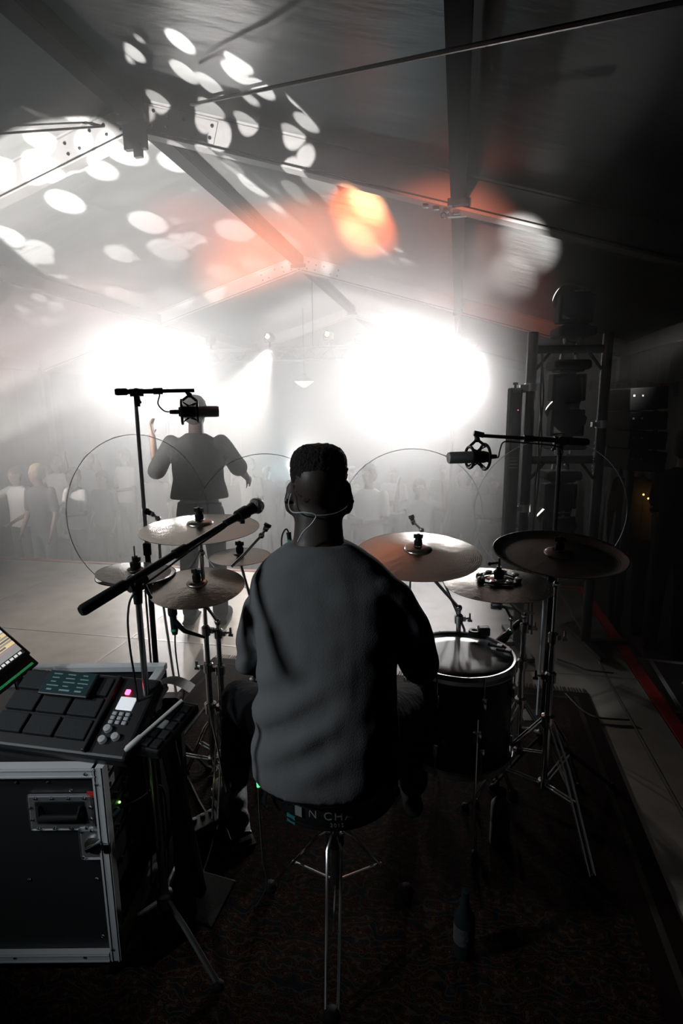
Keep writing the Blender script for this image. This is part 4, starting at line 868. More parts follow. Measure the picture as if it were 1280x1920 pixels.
# butterfly latch over the right edge
bm = B(); bbox(bm, (-.045, -.007, .480), (.075, .008, .098), .008); la = finish('latch_dish', bm, 'aluminium', case)
bm = B(); lathe(bm, [(.026, 0), (.026, .006), (.012, .010), (.001, .010)], (-.04, -.011, .480), 18, Matrix.Rotation(pi/2, 3, 'X')); finish('latch_cam', bm, 'chrome_worn', la, True)
bm = B(); bbox(bm, (-.04, -.022, .480), (.050, .007, .014), .003, Matrix.Rotation(-.5, 3, 'Y')); bbox(bm, (-.006, -.014, .472), (.020, .012, .034), .004); finish('latch_key', bm, 'chrome', la)
for x, z in ((-.075, .52), (-.075, .44), (-.02, .52), (-.02, .44), (-.045, .523)): rivet(x, z, -.012, .004)
bm = B(); box(bm, (-.040, -.0045, .628), (.020, .003, .018)); finish('tape', bm, 'tape_red', case)
for x, y in ((-.06, .05), (-W+.06, .05), (-.06, Dp-.05), (-W+.06, Dp-.05)):
    bm = B(); box(bm, (x, y, .094), (.06, .05, .012)); tube(bm, [(x-.014, y, .042), (x+.014, y, .042)], .042, 18); box(bm, (x-.018, y, .07), (.004, .04, .05)); box(bm, (x+.018, y, .07), (.004, .04, .05)); finish('castor', bm, 'black_rubber', case)
# rack units facing right, inside the open side
k = 0
for z, h_, lab in ((.650, .040, 'pale'), (.600, .040, 'pale'), (.545, .042, 'dark'), (.495, .042, 'dark'), (.44, .042, 'dark'), (.33, .13, 'dark')):
    r_ = empty('rack_unit', (0, 0, 0), label='black rack unit %s in the open right side of the flight case' % ('topmost', 'second from the top', 'third from the top', 'fourth from the top', 'fifth from the top', 'lowest and tallest')[k], cat='audio unit', group='rack units in the flight case')
    r_.location = case.location; r_.rotation_euler = case.rotation_euler
    bm = B(); bbox(bm, (-.15, Dp/2, z), (.24, Dp-.10, h_), .003); finish('chassis', bm, 'dark_steel', r_); bm = B(); box(bm, (-.030, Dp/2, z), (.004, Dp-.05, h_+.002)); finish('face_plate', bm, 'case_panel', r_)
    if k < 2:
        for yy, w_ in ((.075, .07), (.17 if k == 0 else .16, .09)):
            if k == 1 and yy > .1: continue
            bm = B(); bbox(bm, (-.026, yy, z), (.004, w_, h_*.72), .002); pl = finish('label_plate', bm, 'aluminium_matt', r_); bm = B(); tube(bm, [(-.0245, yy, z), (-.021, yy, z)], .007, 12); tube(bm, [(-.0245, yy-.022, z), (-.0225, yy-.022, z)], .004, 8); finish('socket', bm, 'black_plastic', pl)
    else:
        for q in range(4): bm = B(); tube(bm, [(-.028, .10+q*.07, z), (-.016, .10+q*.07, z)], .009, 12); finish('knob', bm, 'black_plastic', r_, True)
    if k in (3, 4): bm = B(); ball(bm, (-.026, .13 if k == 3 else .05, z+.004), .0035, 8); finish('indicator_light', bm, 'led_yellow' if k == 4 else 'led_green', r_)
    k += 1
cable('patch_cable', [CO+RH*-.02+FH*.10+Vector((0, 0, .50)), CO+RH*.03+FH*.14+Vector((0, 0, .50)), CO+RH*.06+FH*.24+Vector((0, 0, .47)), CO+RH*.05+FH*.3+Vector((0, 0, .3)), CO+RH*.04+FH*.3+Vector((0, 0, .06))], .0035, label='black patch cable leaving the rack unit with the teal plug')
bm = B(); a = CO+RH*-.02+FH*.06+Vector((0, 0, .505)); tube(bm, [a, a+FH*.03+RH*.01], .007, 10); tag(finish('cable_plug', bm, 'tag_teal', None, True), 'teal cable plug at the side of the rack case', 'plug')
# tray with aluminium frame behind the rack
ty = empty('case_lid', at_z(180, 1252, .80), YAW, 'open flight case lid with pale aluminium frame behind the drum pad', 'case lid'); wl = .47
for c, s in (((0, 0, 0), (wl, .028, .022)), ((wl/2-.014, -.07, -.006), (.028, .12, .022)), ((-wl/2+.014, -.05, -.006), (.028, .10, .022)), ((0, .0, -.045), (wl, .01, .07))):
    bm = B(); bbox(bm, c, s, .003); finish('frame_bar' if s[2] < .05 else 'wall', bm, 'aluminium_matt' if s[2] < .05 else 'case_panel', ty)
bm = B(); box(bm, (0, -.09, -.08), (wl, .20, .01)); finish('floor_panel', bm, 'case_panel', ty); bm = B(); box(bm, (0, -.04, -.085), (wl*.9, .06, .0)); bm.free()
bm = B(); bbox(bm, (0, -.03, -.37), (wl-.04, .10, .56), .01); finish('support_box', bm, 'case_panel', ty)
for s in (-1, 1): bm = B(); bbox(bm, (s*wl*.3, -.03, -.705), (.05, .06, .19), .01); finish('support_leg', bm, 'case_panel', ty)
# sampling pad
nr, nl, fr_ = at_z(159, 1391, .775), at_z(0, 1372, .775), at_z(250, 1286, .865)
ex = (nr-nl).normalized(); eyv = (fr_-nr); eyv = (eyv-ex*eyv.dot(ex)).normalized(); ez = ex.cross(eyv)
sp_ = empty('sampling_pad', nr, label='black electronic drum pad with rubber pad grid, lit display and knobs on the rack case', cat='drum pad'); sp_.rotation_euler = Matrix((ex, eyv, ez)).transposed().to_euler()
PW, PL = .30, (fr_-nr).dot(eyv)+.02
mat('pad_rubber', (.020, .022, .024), .75, bump=.1, bscale=200, spec=.25)
bm = B(); bbox(bm, (-PW/2+.065, PL/2-.01, -.03), (PW+.135, PL+.05, .045), .012, seg=3); finish('housing', bm, 'black_plastic', sp_)
for i in range(3):
    for j in range(3):
        bm = B(); bbox(bm, (-PW+PW/3*(i+.5), PL/3*(j+.5), -.002), (PW/3-.008, PL/3-.008, .016), .004); finish('pad', bm, 'pad_rubber', sp_)
bm = B(); box(bm, (-PW/2, PL*.5, -.007), (PW+.006, .010, .004)); bm.free()
bm = B(); bbox(bm, (.008, PL/2-.01, .0), (.012, PL+.03, .016), .003); finish('ridge', bm, 'black_plastic', sp_)
mat('lcd', (.7, .72, .74), .4, emit=(.8, .85, .9), estr=.55); mat('button_grey', (.35, .36, .37), .5, emit=(.6, .65, .7), estr=.06)
bm = B(); bbox(bm, (.062, PL*.62, -.004), (.050, .040, .004), .002); finish('display', bm, 'lcd', sp_)
bm = B(); bbox(bm, (.050, PL*.80, -.004), (.014, .016, .008), .003); finish('red_light', bm, 'led_red', sp_)
for i in range(3):
    for j in range(3): bm = B(); bbox(bm, (.042+i*.020, PL*(.46-.065*j), -.004), (.013, .010, .006), .002); finish('button', bm, 'button_grey', sp_)
for i, (x, y) in enumerate(((.045, .22), (.078, .12), (.045, .06))): bm = B(); lathe(bm, [(.011, -.006), (.010, .006), (.001, .007)], (x, PL*y, 0), 12); finish('knob', bm, 'button_grey', sp_, True)
# phone on the pad
mat('phone_screen', (.015, .03, .035), .25, emit=(.05, .16, .17), estr=.05); mat('phone_line', (.12, .2, .2), .4, emit=(.4, .75, .75), estr=.08)
ph = empty('phone', nr+ez*.022+ex*-.125+eyv*(PL-.045), label='phone with dim lit text lines lying at the far edge of the drum pad', cat='phone'); ph.rotation_euler = Matrix((ex, eyv, ez)).transposed().to_euler()
bm = B(); bbox(bm, (0, 0, 0), (.160, .078, .009), .004); finish('body', bm, 'black_plastic', ph); bm = B(); box(bm, (0, 0, .005), (.150, .070, .001)); finish('screen', bm, 'phone_screen', ph)
for j in range(5):
    for i in range(3):
        w_ = random.uniform(.015, .038); bm = B(); box(bm, (-.052+i*.046+w_*.2, .026-j*.0125, .0058), (w_, .003 if j < 4 else .005, .0006)); finish('screen_line', bm, 'phone_line', ph)
# drumstick on the pad
a, b = at_z(235, 1408, .80), at_z(283, 1366, .84); d = (b-a).normalized(); bm = B(); tube(bm, [a, a+d*.008, a+d*.045, a+d*.05, b+d*.10], [.006, .0095, .0095, .007, .007], 10); tag(finish('drumstick', bm, 'stick_white', None, True), 'white-tipped drumstick resting beside the knobs of the drum pad', 'drumstick')
# key controller
kc = at_z(307, 1356, .77); ky = empty('key_controller', kc, YAW*.4, 'small black pad controller with one blue lit key right of the drum pad', 'controller'); ky.rotation_euler = (radians(10), 0, -.12)
bm = B(); bbox(bm, (0, 0, -.015), (.105, .20, .03), .006); finish('housing', bm, 'black_plastic', ky)
mat('key_blue', (.05, .3, .4), .5, emit=(.05, .5, .65), estr=.5)
for i in range(3):
    for j in range(5): bm = B(); bbox(bm, (-.032+i*.032, -.078+j*.036, .003), (.026, .029, .008), .003); finish('key', bm, 'key_blue' if (i == 0 and j == 0) else ('button_grey' if (i, j) == (1, 2) else 'pad_rubber'), ky)
bm = B(); bbox(bm, (-.02, .02, -.38), (.04, .04, .70), .01); finish('support_column', bm, 'case_panel', ky)
bm = B(); bbox(bm, (0, .02, -.745), (.14, .16, .015), .004); finish('foot_plate', bm, 'case_panel', ky)
# curved black cover with white sheet
cv = empty('sheet_holder', at_z(318, 1300, .80), YAW, 'curved black sheet holder with the edge of a white sheet, right of the case lid', 'holder')
bm = B(); n = 12; g = [[bm.verts.new((-.055+.13*i/n, y, .02+.03*sin(pi*i/n)-.02*(y*8))) for i in range(n+1)] for y in (-.05, .02)]
for i in range(n): bm.faces.new((g[0][i], g[0][i+1], g[1][i+1], g[1][i]))
r = bmesh.ops.solidify(bm, geom=bm.faces[:], thickness=.004); finish('cover', bm, 'black_plastic', cv, True)
bm = B(); bbox(bm, (-.058, -.035, .018), (.010, .075, .003), .001, Matrix.Rotation(-.35, 3, 'Z')); finish('sheet', bm, 'cloth_white', cv)
bm = B(); bbox(bm, (.01, -.01, -.40), (.05, .05, .80), .008); finish('support_column', bm, 'case_panel', cv)
# tablet screen on an arm
tb_r, tt_r = at_depth(58, 1222, 1.80), at_depth(22, 1137, 1.86); tl = at_depth(-40, 1297, 1.62)
ux = (tb_r-tl).normalized(); uy = (tt_r-tb_r); uy = (uy-ux*uy.dot(ux)).normalized(); uz = ux.cross(uy); HH = (tt_r-tb_r).dot(uy)
tab = empty('tablet_computer', tb_r, label='tablet screen with white and orange rows and a dock of icons at the left edge', cat='screen'); tab.rotation_euler = Matrix((ux, uy, uz)).transposed().to_euler(); TW = .30
bm = B(); bbox(bm, (-TW/2, HH/2, -.008), (TW, HH+.006, .014), .005); finish('case', bm, 'black_plastic', tab)
def emi(n_, c, s=.9): mat(n_, tuple(q*.5 for q in c), .4, emit=c, estr=s)
emi('ui_white', (.85, .84, .83), .8); emi('ui_orange', (.95, .72, .38), .8); emi('ui_grey', (.38, .37, .37), .7); emi('ui_bar', (.22, .22, .22), .6); emi('ui_dark', (.02, .025, .03), .5); emi('ui_red', (.8, .3, .3), .7)
IW, IH = TW-.03, HH-.03
def ui(x0, y0, x1, y1, m, z=.0):
    bm = B(); box(bm, (-.014-IW*(1-(x0+x1)/2), .012+IH*(y0+y1)/2, .0005+z), (IW*(x1-x0), IH*(y1-y0), .0006)); return finish('screen_row' if z else 'screen', bm, m, tab)
ui(0, 0, 1, 1, 'ui_grey'); ui(0, 0, 1, .10, 'ui_dark', .0006); ui(0, .90, 1, .98, 'ui_white', .0006); ui(0, .72, 1, .86, 'ui_white', .0006)
for y in (.60, .46, .32): ui(0, y, 1, y+.09, 'ui_orange', .0006)
for y, x0 in ((.64, .0), (.64, .55), (.50, .1), (.50, .62), (.36, .0), (.36, .5)): ui(x0, y-.02, x0+.38, y+.025, 'ui_bar', .0012)
ui(0, .265, 1, .275, 'ui_red', .0006)
for i in range(16): ui(.02+i*.06, .015, .062+i*.06, .075, 'ui_white', .0012)
mat('strip_green', (.05, .5, .2), .5, emit=(.1, .9, .3), estr=.5); bm = B(); box(bm, (-TW/2, -.030, -.016), (TW*.9, .008, .006)); finish('green_strip', bm, 'strip_green', tab)
bm = B(); bbox(bm, (-TW/2, -.018, -.020), (TW, .05, .014), .004); finish('hinge_bar', bm, 'black_plastic', tab)
a = tb_r+ux*-.05-uz*.03; bm = B(); I_ = Matrix((ux, uy, uz)); pts = [a, a+Vector((.02, .0, -.10)), Vector((a.x-.0, a.y, .60)), Vector((a.x+.0, a.y, .0))]; tube(bm, [I_ @ (p-tb_r) for p in pts], .012, 10); finish('stand_pole', bm, 'dark_steel', tab, True)
bm = B(); c_ = I_ @ (Vector((a.x, a.y, .012))-tb_r); t_ = B(); lathe(t_, [(.001, -.01), (.13, -.01), (.13, .004), (.02, .012), (.001, .012)], n=24); join(bm, t_, c_, I_); finish('stand_base', bm, 'dark_steel', tab, True)
for k, (x0, lab) in enumerate(((22, 'farther'), (30, 'nearer'))):
    cable('tablet_cable', [at_depth(x0, 1262, 1.74), at_depth(x0+10, 1300, 1.76), at_depth(x0+4-k*4, 1345, 1.8), at_depth(x0+14, 1375, 1.9), at_depth(60, 1372, 1.95)], .003, label='thin black cable hanging below the tablet screen, the %s of two' % lab)
# ---------------- lighting tower ----------------
TX = lambda lat, z, fwd=3.66: RH*lat+FH*fwd+Vector((0, 0, z))
tw_o = RH*1.47+FH*3.66
tw = empty('lighting_tower', (tw_o.x, tw_o.y, 0), YAW, 'black goalpost tower carrying five moving head lights at the right of the stage', 'tower')
lp, rp = -.245, .232
for x, top in ((lp, 2.10), (rp, 2.09)):
    tb('pole', [(x, 0, .03), (x, 0, top)], .033, 'dark_steel', tw, 14); bm = B(); lathe(bm, [(.001, top), (.034, top), (.030, top+.01), (.001, top+.012)], (x, 0, 0), 12); finish('pole_cap', bm, 'black_plastic', tw, True)
    for a in (pi/2, -pi/2, 0 if x > 0 else pi): bm = B(); d = Vector((cos(a), sin(a), 0)); box(bm, Vector((x, 0, .02))+d*.14, (.30 if abs(d.x) > .5 else .05, .30 if abs(d.y) > .5 else .05, .03)); finish('foot', bm, 'dark_steel', tw)
for z in (2.005, 1.30, .60):
    tb('crossbar', [(lp+.03, 0, z), (rp-.03, 0, z)], .026, 'dark_steel', tw, 12)
    for x, s in ((lp, 1), (rp, -1)): tb('corner_brace', [(x+s*.028, 0, z-.125), (x+s*.115, 0, z-.02)], .010, 'dark_steel', tw, 8)
for x, z in ((lp, 1.77), (rp, 1.53), (lp, .98)):
    bm = B(); tube(bm, [(x, 0, z-.025), (x, 0, z+.025)], .040, 14); box(bm, (x-.05, -.02, z), (.05, .03, .03)); finish('coupler', bm, 'chrome_worn', tw, True)
bm = B()
for k in range(14): tube(bm, [(rp-.05+.004*sin(k*2), -.03, 1.42-k*.014), (rp-.052, -.03, 1.412-k*.014)], .005, 6)
ch = finish('safety_chain', bm, 'chrome', tw, True); ch['kind'] = 'stuff'
for k, pts in enumerate(([(lp+.05, -.03, 1.98), (lp+.075, -.03, 1.7), (lp+.06, -.035, 1.45), (lp+.075, -.03, 1.2), (lp+.05, -.03, .7), (lp+.06, -.03, .1)], [(lp+.06, -.03, 1.97), (lp+.055, -.035, 1.72), (lp+.08, -.03, 1.4), (lp+.055, -.03, 1.15), (lp+.065, -.03, .7), (lp+.08, -.05, .1)])):
    bm = B(); tube(bm, spline(pts, 5), .006, 6); finish('cable', bm, 'cable_black', tw, True)
mat('fixture_black', (.006, .0065, .007), .75, spec=.12, bump=.05, bscale=60); mat('lens_lit', (.9, .9, .9), .2, emit=(1, .95, .9), estr=2)
def moving_head(label, loc, up=1, tilt=(0, 0), lit=None, power=0, col=WARM, cone=9):
    """base, clamp, yoke and head; local z up; inverted units hang from the bar"""
    o = empty('moving_head_light', loc, YAW, label, 'stage light', 'moving head lights on the tower'); u = up
    bm = B(); bbox(bm, (0, 0, u*.065), (.235, .19, .062), .022, seg=3); bbox(bm, (0, 0, u*.098), (.16, .15, .02), .008); finish('base', bm, 'fixture_black', o)
    bm = B(); 
    for s in (-1, 1): tube(bm, [(s*.05, 0, u*.03), (s*.045, 0, u*.0), (s*.03, 0, u*-.01)], .012, 8)
    finish('hook_clamp', bm, 'chrome_worn', o, True)
    bm = B(); tube(bm, [(0, 0, u*.105), (0, 0, u*.125)], .05, 16)
    for s in (-1, 1): bbox(bm, (s*.098, 0, u*.205), (.022, .09, .17), .009)
    bbox(bm, (0, 0, u*.132), (.215, .09, .022), .008); finish('yoke', bm, 'fixture_black', o)
    rt_ = Matrix.Rotation(tilt[1], 3, 'Z') @ Matrix.Rotation(tilt[0], 3, 'X'); c = Vector((0, 0, u*.245))
    bm = B(); secs = [(-.115, .055, .055), (-.10, .078, .078), (-.03, .088, .092), (.05, .086, .090), (.095, .074, .078), (.115, .066, .068)]
    lathe(bm, [(r_, z_) for z_, r_, _ in secs], c, 20, rt_, True, sy=1.05); hd_ = finish('head', bm, 'fixture_black', o, True)
    bm = B(); lathe(bm, [(.001, .116), (.058, .114), (.060, .118), (.050, .126), (.001, .128)], c, 20, rt_); ln = finish('lens', bm, 'lens_lit' if lit else 'black_plastic', hd_, True)
    bm = B(); fz = u*.19; v = [bm.verts.new((x, -.096, c.z+u*.055+z)) for x, z in ((-.045, -.006), (.045, -.006), (.045, .002), (.014, .002), (0, .018), (-.014, .002), (-.045, .002))]
    bm.faces.new(v); q = bmesh.ops.solidify(bm, geom=bm.faces[:], thickness=.004); pm = finish('mountain_emblem', bm, 'white_print', hd_)
    if lit:
        M3 = Matrix.Rotation(YAW, 3, 'Z'); P = Vector(loc)+M3 @ (c+rt_ @ Vector((0, 0, .135))); D_ = M3 @ (rt_ @ Vector((0, 0, 1)))
        spot('moving_head_beam', P, P+D_, power, col, cone, .3, .03)
    return o
moving_head('moving head light standing on top of the tower, beam pointing left', TX(1.475, 2.04), 1, (radians(-62), radians(50)), True, BEAM)
moving_head('moving head light hanging below the top crossbar of the tower', TX(1.46, 1.97), -1, (radians(172), .0))
moving_head('moving head light standing on the middle crossbar behind the overhead boom', TX(1.465, 1.335), 1, (radians(-50), radians(50)), True, BEAM*.5)
moving_head('moving head light hanging below the middle crossbar of the tower', TX(1.45, 1.265), -1, (radians(170), 0))
moving_head('lowest moving head light of the tower, partly hidden by the china cymbal', TX(1.45, .635), 1, (radians(-50), radians(60)), True, BEAM*.4)
# upright light batten
bt_t, bt_b = at_depth(968, 728, 3.62), at_depth(951, 995, 3.70); bp_ = (bt_t+bt_b)/2
bo = empty('light_batten', (bp_.x, bp_.y, 0), YAW, 'tall upright grey light batten clamped beside the left pole of the tower', 'stage light'); zt, zb = bt_t.z, bt_b.z-.1
bm = B(); bbox(bm, (0, 0, (zt+zb)/2), (.080, .07, zt-zb), .008); finish('body', bm, 'cloth_charcoal', bo); bm = B(); tube(bm, [(0, 0, zt), (0, 0, zt+.02)], .008, 8); tube(bm, [(0, 0, zt+.02), (0, 0, zt+.035)], .016, 10); finish('top_knob', bm, 'black_plastic', bo)
bm = B(); bbox(bm, (0, -.036, (zt+zb)/2), (.05, .006, zt-zb-.06), .002); finish('cover', bm, 'fixture_black', bo)
for q in range(4): bm = B(); box(bm, (0, -.0395, zb+.52+q*.022), (.052, .002, .005)); finish('printed_line', bm, 'stick_wood', bo)
bm = B(); ball(bm, (.012, -.040, zt-.14), .003, 6); finish('red_light', bm, 'led_red', bo)
for z in (zt-.02, zb+.12): tb('bracket', [(.04, 0, z), (.115, 0, z)], .010, 'chrome_worn', bo, 8)
# loudspeaker stack at the right
sk = at_depth(1188, 800, 4.9)
ps = tripod_stand('speaker_stand', 'black stand carrying the loudspeaker stack beyond the tower', (sk.x, sk.y), .55, .45, 1.3, .03, (90, 210, 330), 'black_plastic', None, False, cat='stand'); ps.location.z = -1.0
tb('upper_tube', [(0, 0, .7), (0, 0, at_depth(1188, 885, 4.9).z+1.0)], .035, 'black_plastic', ps, 10)
tops = [726, 770, 806, 842, 884]
for k in range(4):
    zt_, zb_ = at_depth(1188, tops[k], 4.9).z, at_depth(1188, tops[k+1], 4.9).z; h_ = zt_-zb_
    lo = empty('loudspeaker', (sk.x, sk.y, (zt_+zb_)/2), YAW+.15, ('topmost', 'second', 'third', 'lowest')[k]+' black loudspeaker cabinet in the stack beyond the tower', 'loudspeaker', 'loudspeaker stack beyond the tower')
    bm = B(); bbox(bm, (.0+.012*k, 0, 0), (.36, .34, h_*.93), .010, Matrix.Rotation(.05*(k-1), 3, 'Y')); finish('cabinet', bm, 'fixture_black', lo)
    bm = B(); bbox(bm, (.012*k, .175, 0), (.33, .01, h_*.8), .003); finish('grille', bm, 'mic_body', lo)
    for x in (-.15, -.07): bm = B(); box(bm, (x+.012*k, -.174, h_*.12), (.016, .006, .016)); finish('rear_socket', bm, 'aluminium_matt', lo)
    bm = B(); box(bm, (.19+.012*k, 0, 0), (.012, .05, h_)); finish('side_link', bm, 'dark_steel', lo)
# ---------------- truss with par cans ----------------
TY = 10.6; P0 = at_y(160, 655, TY); P1 = at_y(900, 652, TY); zt_ = (at_y(500, 655, TY).z); P0.z = P1.z = zt_; P0.y = P1.y = TY
tr_ = empty('roof_truss', (0, 0, 0), label='aluminium lighting truss hung across the tent above the crowd', cat='truss'); th_ = .21
ch3 = [Vector((0, -.10, 0)), Vector((0, .10, 0)), Vector((0, 0, -th_))]
for c in ch3: tb('chord', [P0+c, P1+c], .022, 'aluminium_matt', tr_, 8)
n = 20
for k in range(n):
    a, b, m_ = k/n, (k+1)/n, (k+.5)/n
    for c in ch3[:2]:
        bm = B(); tube(bm, [P0.lerp(P1, a)+c, P0.lerp(P1, m_)+ch3[2]], .009, 6); finish('diagonal', bm, 'aluminium_matt', tr_, True); bm = B(); tube(bm, [P0.lerp(P1, m_)+ch3[2], P0.lerp(P1, b)+c], .009, 6); finish('diagonal', bm, 'aluminium_matt', tr_, True)
for x in (P0.x+1.0, XA, XA+2.68):
    tb('hanging_sling', [(x, TY, zt_), (x, TY, ZA-SL*abs(x-XA)-.02)], .008, 'dark_steel', tr_, 6)
mat('par_glow', (.9, .5, .3), .3, emit=(1, .55, .3), estr=60); mat('par_glow_white', (.9, .9, .9), .3, emit=(1, .95, .9), estr=40)
for x, y, lit, lab in ((363, 635, 2, 'par light with white glow, leftmost on the truss'), (395, 637, 0, 'unlit par light between the two leftmost glowing ones on the truss'), (505, 632, 1, 'par light glowing orange, left of the tent middle on the truss'), (616, 628, 1, 'par light glowing orange, nearest the tent ridge on the truss'), (675, 634, 0, 'unlit dark par light just right of the ridge on the truss'), (765, 635, 0, 'unlit par light beside the rightmost glowing one on the truss'), (792, 627, 2, 'par light with white glow, rightmost on the truss')):
    c = at_y(x, y, TY); o = empty('par_light', (c.x, TY, zt_+.02), 0, lab, 'stage light', 'par lights on the truss'); cz = c.z-zt_-.02; q_ = .74
    tb('clamp', [(0, .0, 0), (0, 0, cz-.09)], .015, 'dark_steel', o, 6)
    bm = B(); tube(bm, [(-.105, 0, cz), (-.09, 0, cz-.09), (.09, 0, cz-.09), (.105, 0, cz)], .009, 6); finish('yoke', bm, 'dark_steel', o)
    bm = B(); lathe(bm, [(.06*q_, .16*q_), (.11*q_, .10*q_), (.125*q_, -.06*q_), (.118*q_, -.06*q_), (.10*q_, -.04*q_), (.001, -.04*q_)], (0, 0, cz), 16, Matrix.Rotation(pi/2, 3, 'X')); hd_ = finish('housing', bm, 'fixture_black', o, True)
    for k in range(7):
        a = k*pi/3; r_ = .052 if k < 6 else 0; bm = B(); lathe(bm, [(.018, .052), (.001, .058)], (cos(a)*r_, 0, cz+sin(a)*r_), 8, Matrix.Rotation(pi/2, 3, 'X')); finish('lamp', bm, ('black_plastic', 'par_glow', 'par_glow_white')[lit], hd_)
# blinder fixtures
for Lp, nm_ in ((L1, 'right'), (L2, 'left')):
    o = empty('floodlight', (Lp.x, Lp.y+.25, -1.0), 0, 'bright white floodlight on a tall pole above the crowd, the %s of two' % nm_, 'stage light')
    z = Lp.z+1.0; tb('pole', [(0, .06, .02), (0, .06, z-.1)], .03, 'dark_steel', o, 8); bm = B(); bbox(bm, (0, .06, .02), (.6, .6, .04), .01); finish('base', bm, 'dark_steel', o)
    bm = B(); bbox(bm, (0, .04, z), (1.2, .12, .36), .02); finish('housing', bm, 'fixture_black', o)
    for i in (-1, 1): bm = B(); lathe(bm, [(.001, .02), (.08, .02), (.10, .05), (.10, .0)], (i*.42, 0, z), 18, Matrix.Rotation(pi/2, 3, 'X')); finish('lamp', bm, 'lens_lit', o, True)
# ---------------- small roof things ----------------
def brace(a, b, lab, r=.008):
    bm = B(); tube(bm, [a, b], r, 6); o = tag(finish('brace_cable', bm, 'dark_steel', None, True), lab, 'cable'); return o
brace(roof_pt(358, 196, .16), roof_pt(1296, 1, .33), 'steel brace cable crossing the roof from the ridge to the upper right', .011)
brace(roof_pt(205, 236, .10), roof_pt(-20, 252, .16), 'steel brace cable crossing the roof from the ridge to the upper left', .009)
for k, (dy, dd) in enumerate(((0, 0), (6, .05), (-3, .1))):
    cable('hanging_cable', [at_y(-30, 541+dy*.6, 8.6), at_y(12, 544+dy*.6, 8.6), at_y(52, 541, 8.6)], .008, label='thin cable hanging under the left roof, %s of three, left of its tie' % ('upper', 'middle', 'lower')[k], seg=3)
    p0_, p1_ = at_y(52, 541, 8.6), at_y(232, 588, 9.5); mid = p0_.lerp(p1_, .5)-Vector((0, 0, .10+.06*k))
    cable('hanging_cable', [p0_, p0_.lerp(p1_, .2)-Vector((0, 0, .10+.05*k)), mid, p0_.lerp(p1_, .8)-Vector((0, 0, .07+.03*k)), p1_], .009, label='thin sagging cable under the left roof, %s of three, right of its tie' % ('upper', 'middle', 'lower')[k])
# ridge shackles beneath the right side of the first rafter
o = empty('hanging_hook', roof_pt(825, 376, .28), label='row of small dark hooks under the nearest right rafter', cat='hook'); o.location.y = 4.8
for k in range(4): 
    bm = B(); bbox(bm, (-.12+k*.08, 0, .04-k*.022), (.05, .04, .03), .006); finish('clip', bm, 'dark_steel', o)
bm = B(); tube(bm, [Vector((.02+.02*cos(a), 0, -.04+.02*sin(a))) for a in [i*pi/5 for i in range(11)]], .004, 6, False); finish('ring', bm, 'dark_steel', o, True)
# exit sign, lantern
mat('exit_glow', (.9, .9, .9), .4, emit=(1, 1, .98), estr=3)
p = at_y(463, 765, 17); o = empty('exit_lamp', p, label='small glowing white exit lamp far behind between singer and drummer', cat='lamp'); bm = B(); bbox(bm, (0, 0, 0), (.34, .06, .17), .01); finish('housing', bm, 'exit_glow', o); tb('rod', [(0, 0, .08), (0, 0, ZA-SL*abs(p.x-XA)-p.z)], .01, 'dark_steel', o)
p = at_y(570, 715, 13.0); o = empty('pendant_lamp', p, label='round glass lantern hanging from the tent roof above the drummer', cat='lamp')
bm = B(); lathe(bm, [(.06, .14), (.20, .04), (.24, 0), (.20, -.04), (.05, -.14), (.001, -.15)], n=20); finish('shade', bm, 'cloth_grey', o, True); bm = B(); lathe(bm, [(.255, -.012), (.265, 0), (.255, .012)], n=20); finish('rim', bm, 'dark_steel', o, True); tb('chain', [(0, 0, .13), (0, 0, ZA-SL*abs(p.x-XA)-p.z-.02)], .008, 'dark_steel', o); bm = B(); lathe(bm, [(.02, .12), (.06, .14), (.02, .20)], n=12); finish('cap', bm, 'dark_steel', o, True)
# bunting along the right wall
mat('flag_pale', (.55, .50, .47), .8); mat('flag_red', (.45, .10, .08), .8); mat('flag_teal', (.18, .26, .28), .8)
bu = empty('bunting', (0, 0, 0), label='string of small faded flags hanging along the right tent wall', cat='bunting'); pts = []
A1, A2, A3 = Vector((2.3, 13.0, 2.20)), Vector((2.3, 8.4, 2.0)), Vector((2.3, 6.2, 1.93))
for k in range(27):
    t = k/26; p = A1.lerp(A2, t/.6) if t < .6 else A2.lerp(A3, (t-.6)/.4); p = p.copy(); p.z -= .06*sin(pi*((t*3) % 1)); pts.append(p)
tb('cord', pts, .005, 'cloth_white', bu, 4)
for k in range(26):
    a, b = pts[k], pts[k+1]; bm = B(); l = .16; vs = [bm.verts.new(q) for q in (a.lerp(b, .12), a.lerp(b, .88), a.lerp(b, .88)+Vector((.01, 0, -l)), a.lerp(b, .12)+Vector((.01, 0, -l)))]; bm.faces.new(vs); bmesh.ops.solidify(bm, geom=bm.faces[:], thickness=.003); finish('flag', bm, ('flag_pale', 'flag_red', 'flag_pale', 'flag_teal')[k % 4], bu)
# fairy lights beyond the stage at the right
mat('fairy', (.9, .5, .15), .4, emit=(1, .45, .1), estr=5); fl = empty('fairy_lights', at_depth(1230, 945, 6.0), label='string of tiny orange fairy lights low at the right edge', cat='string lights')
q0 = fl.location.copy(); rr = random.Random(3); fp = [at_depth(1206+k*9, 930+k*4.2+rr.uniform(-5, 5), 6.0)-q0 for k in range(10)]; tb('wire', [Vector((fp[0].x, fp[0].y, -1-q0.z))]+fp+[Vector((fp[-1].x, fp[-1].y, -1-q0.z))], .003, 'cable_black', fl, 4)
for p in fp: bm = B(); ball(bm, p, .010, 6); finish('bulb', bm, 'fairy', fl)
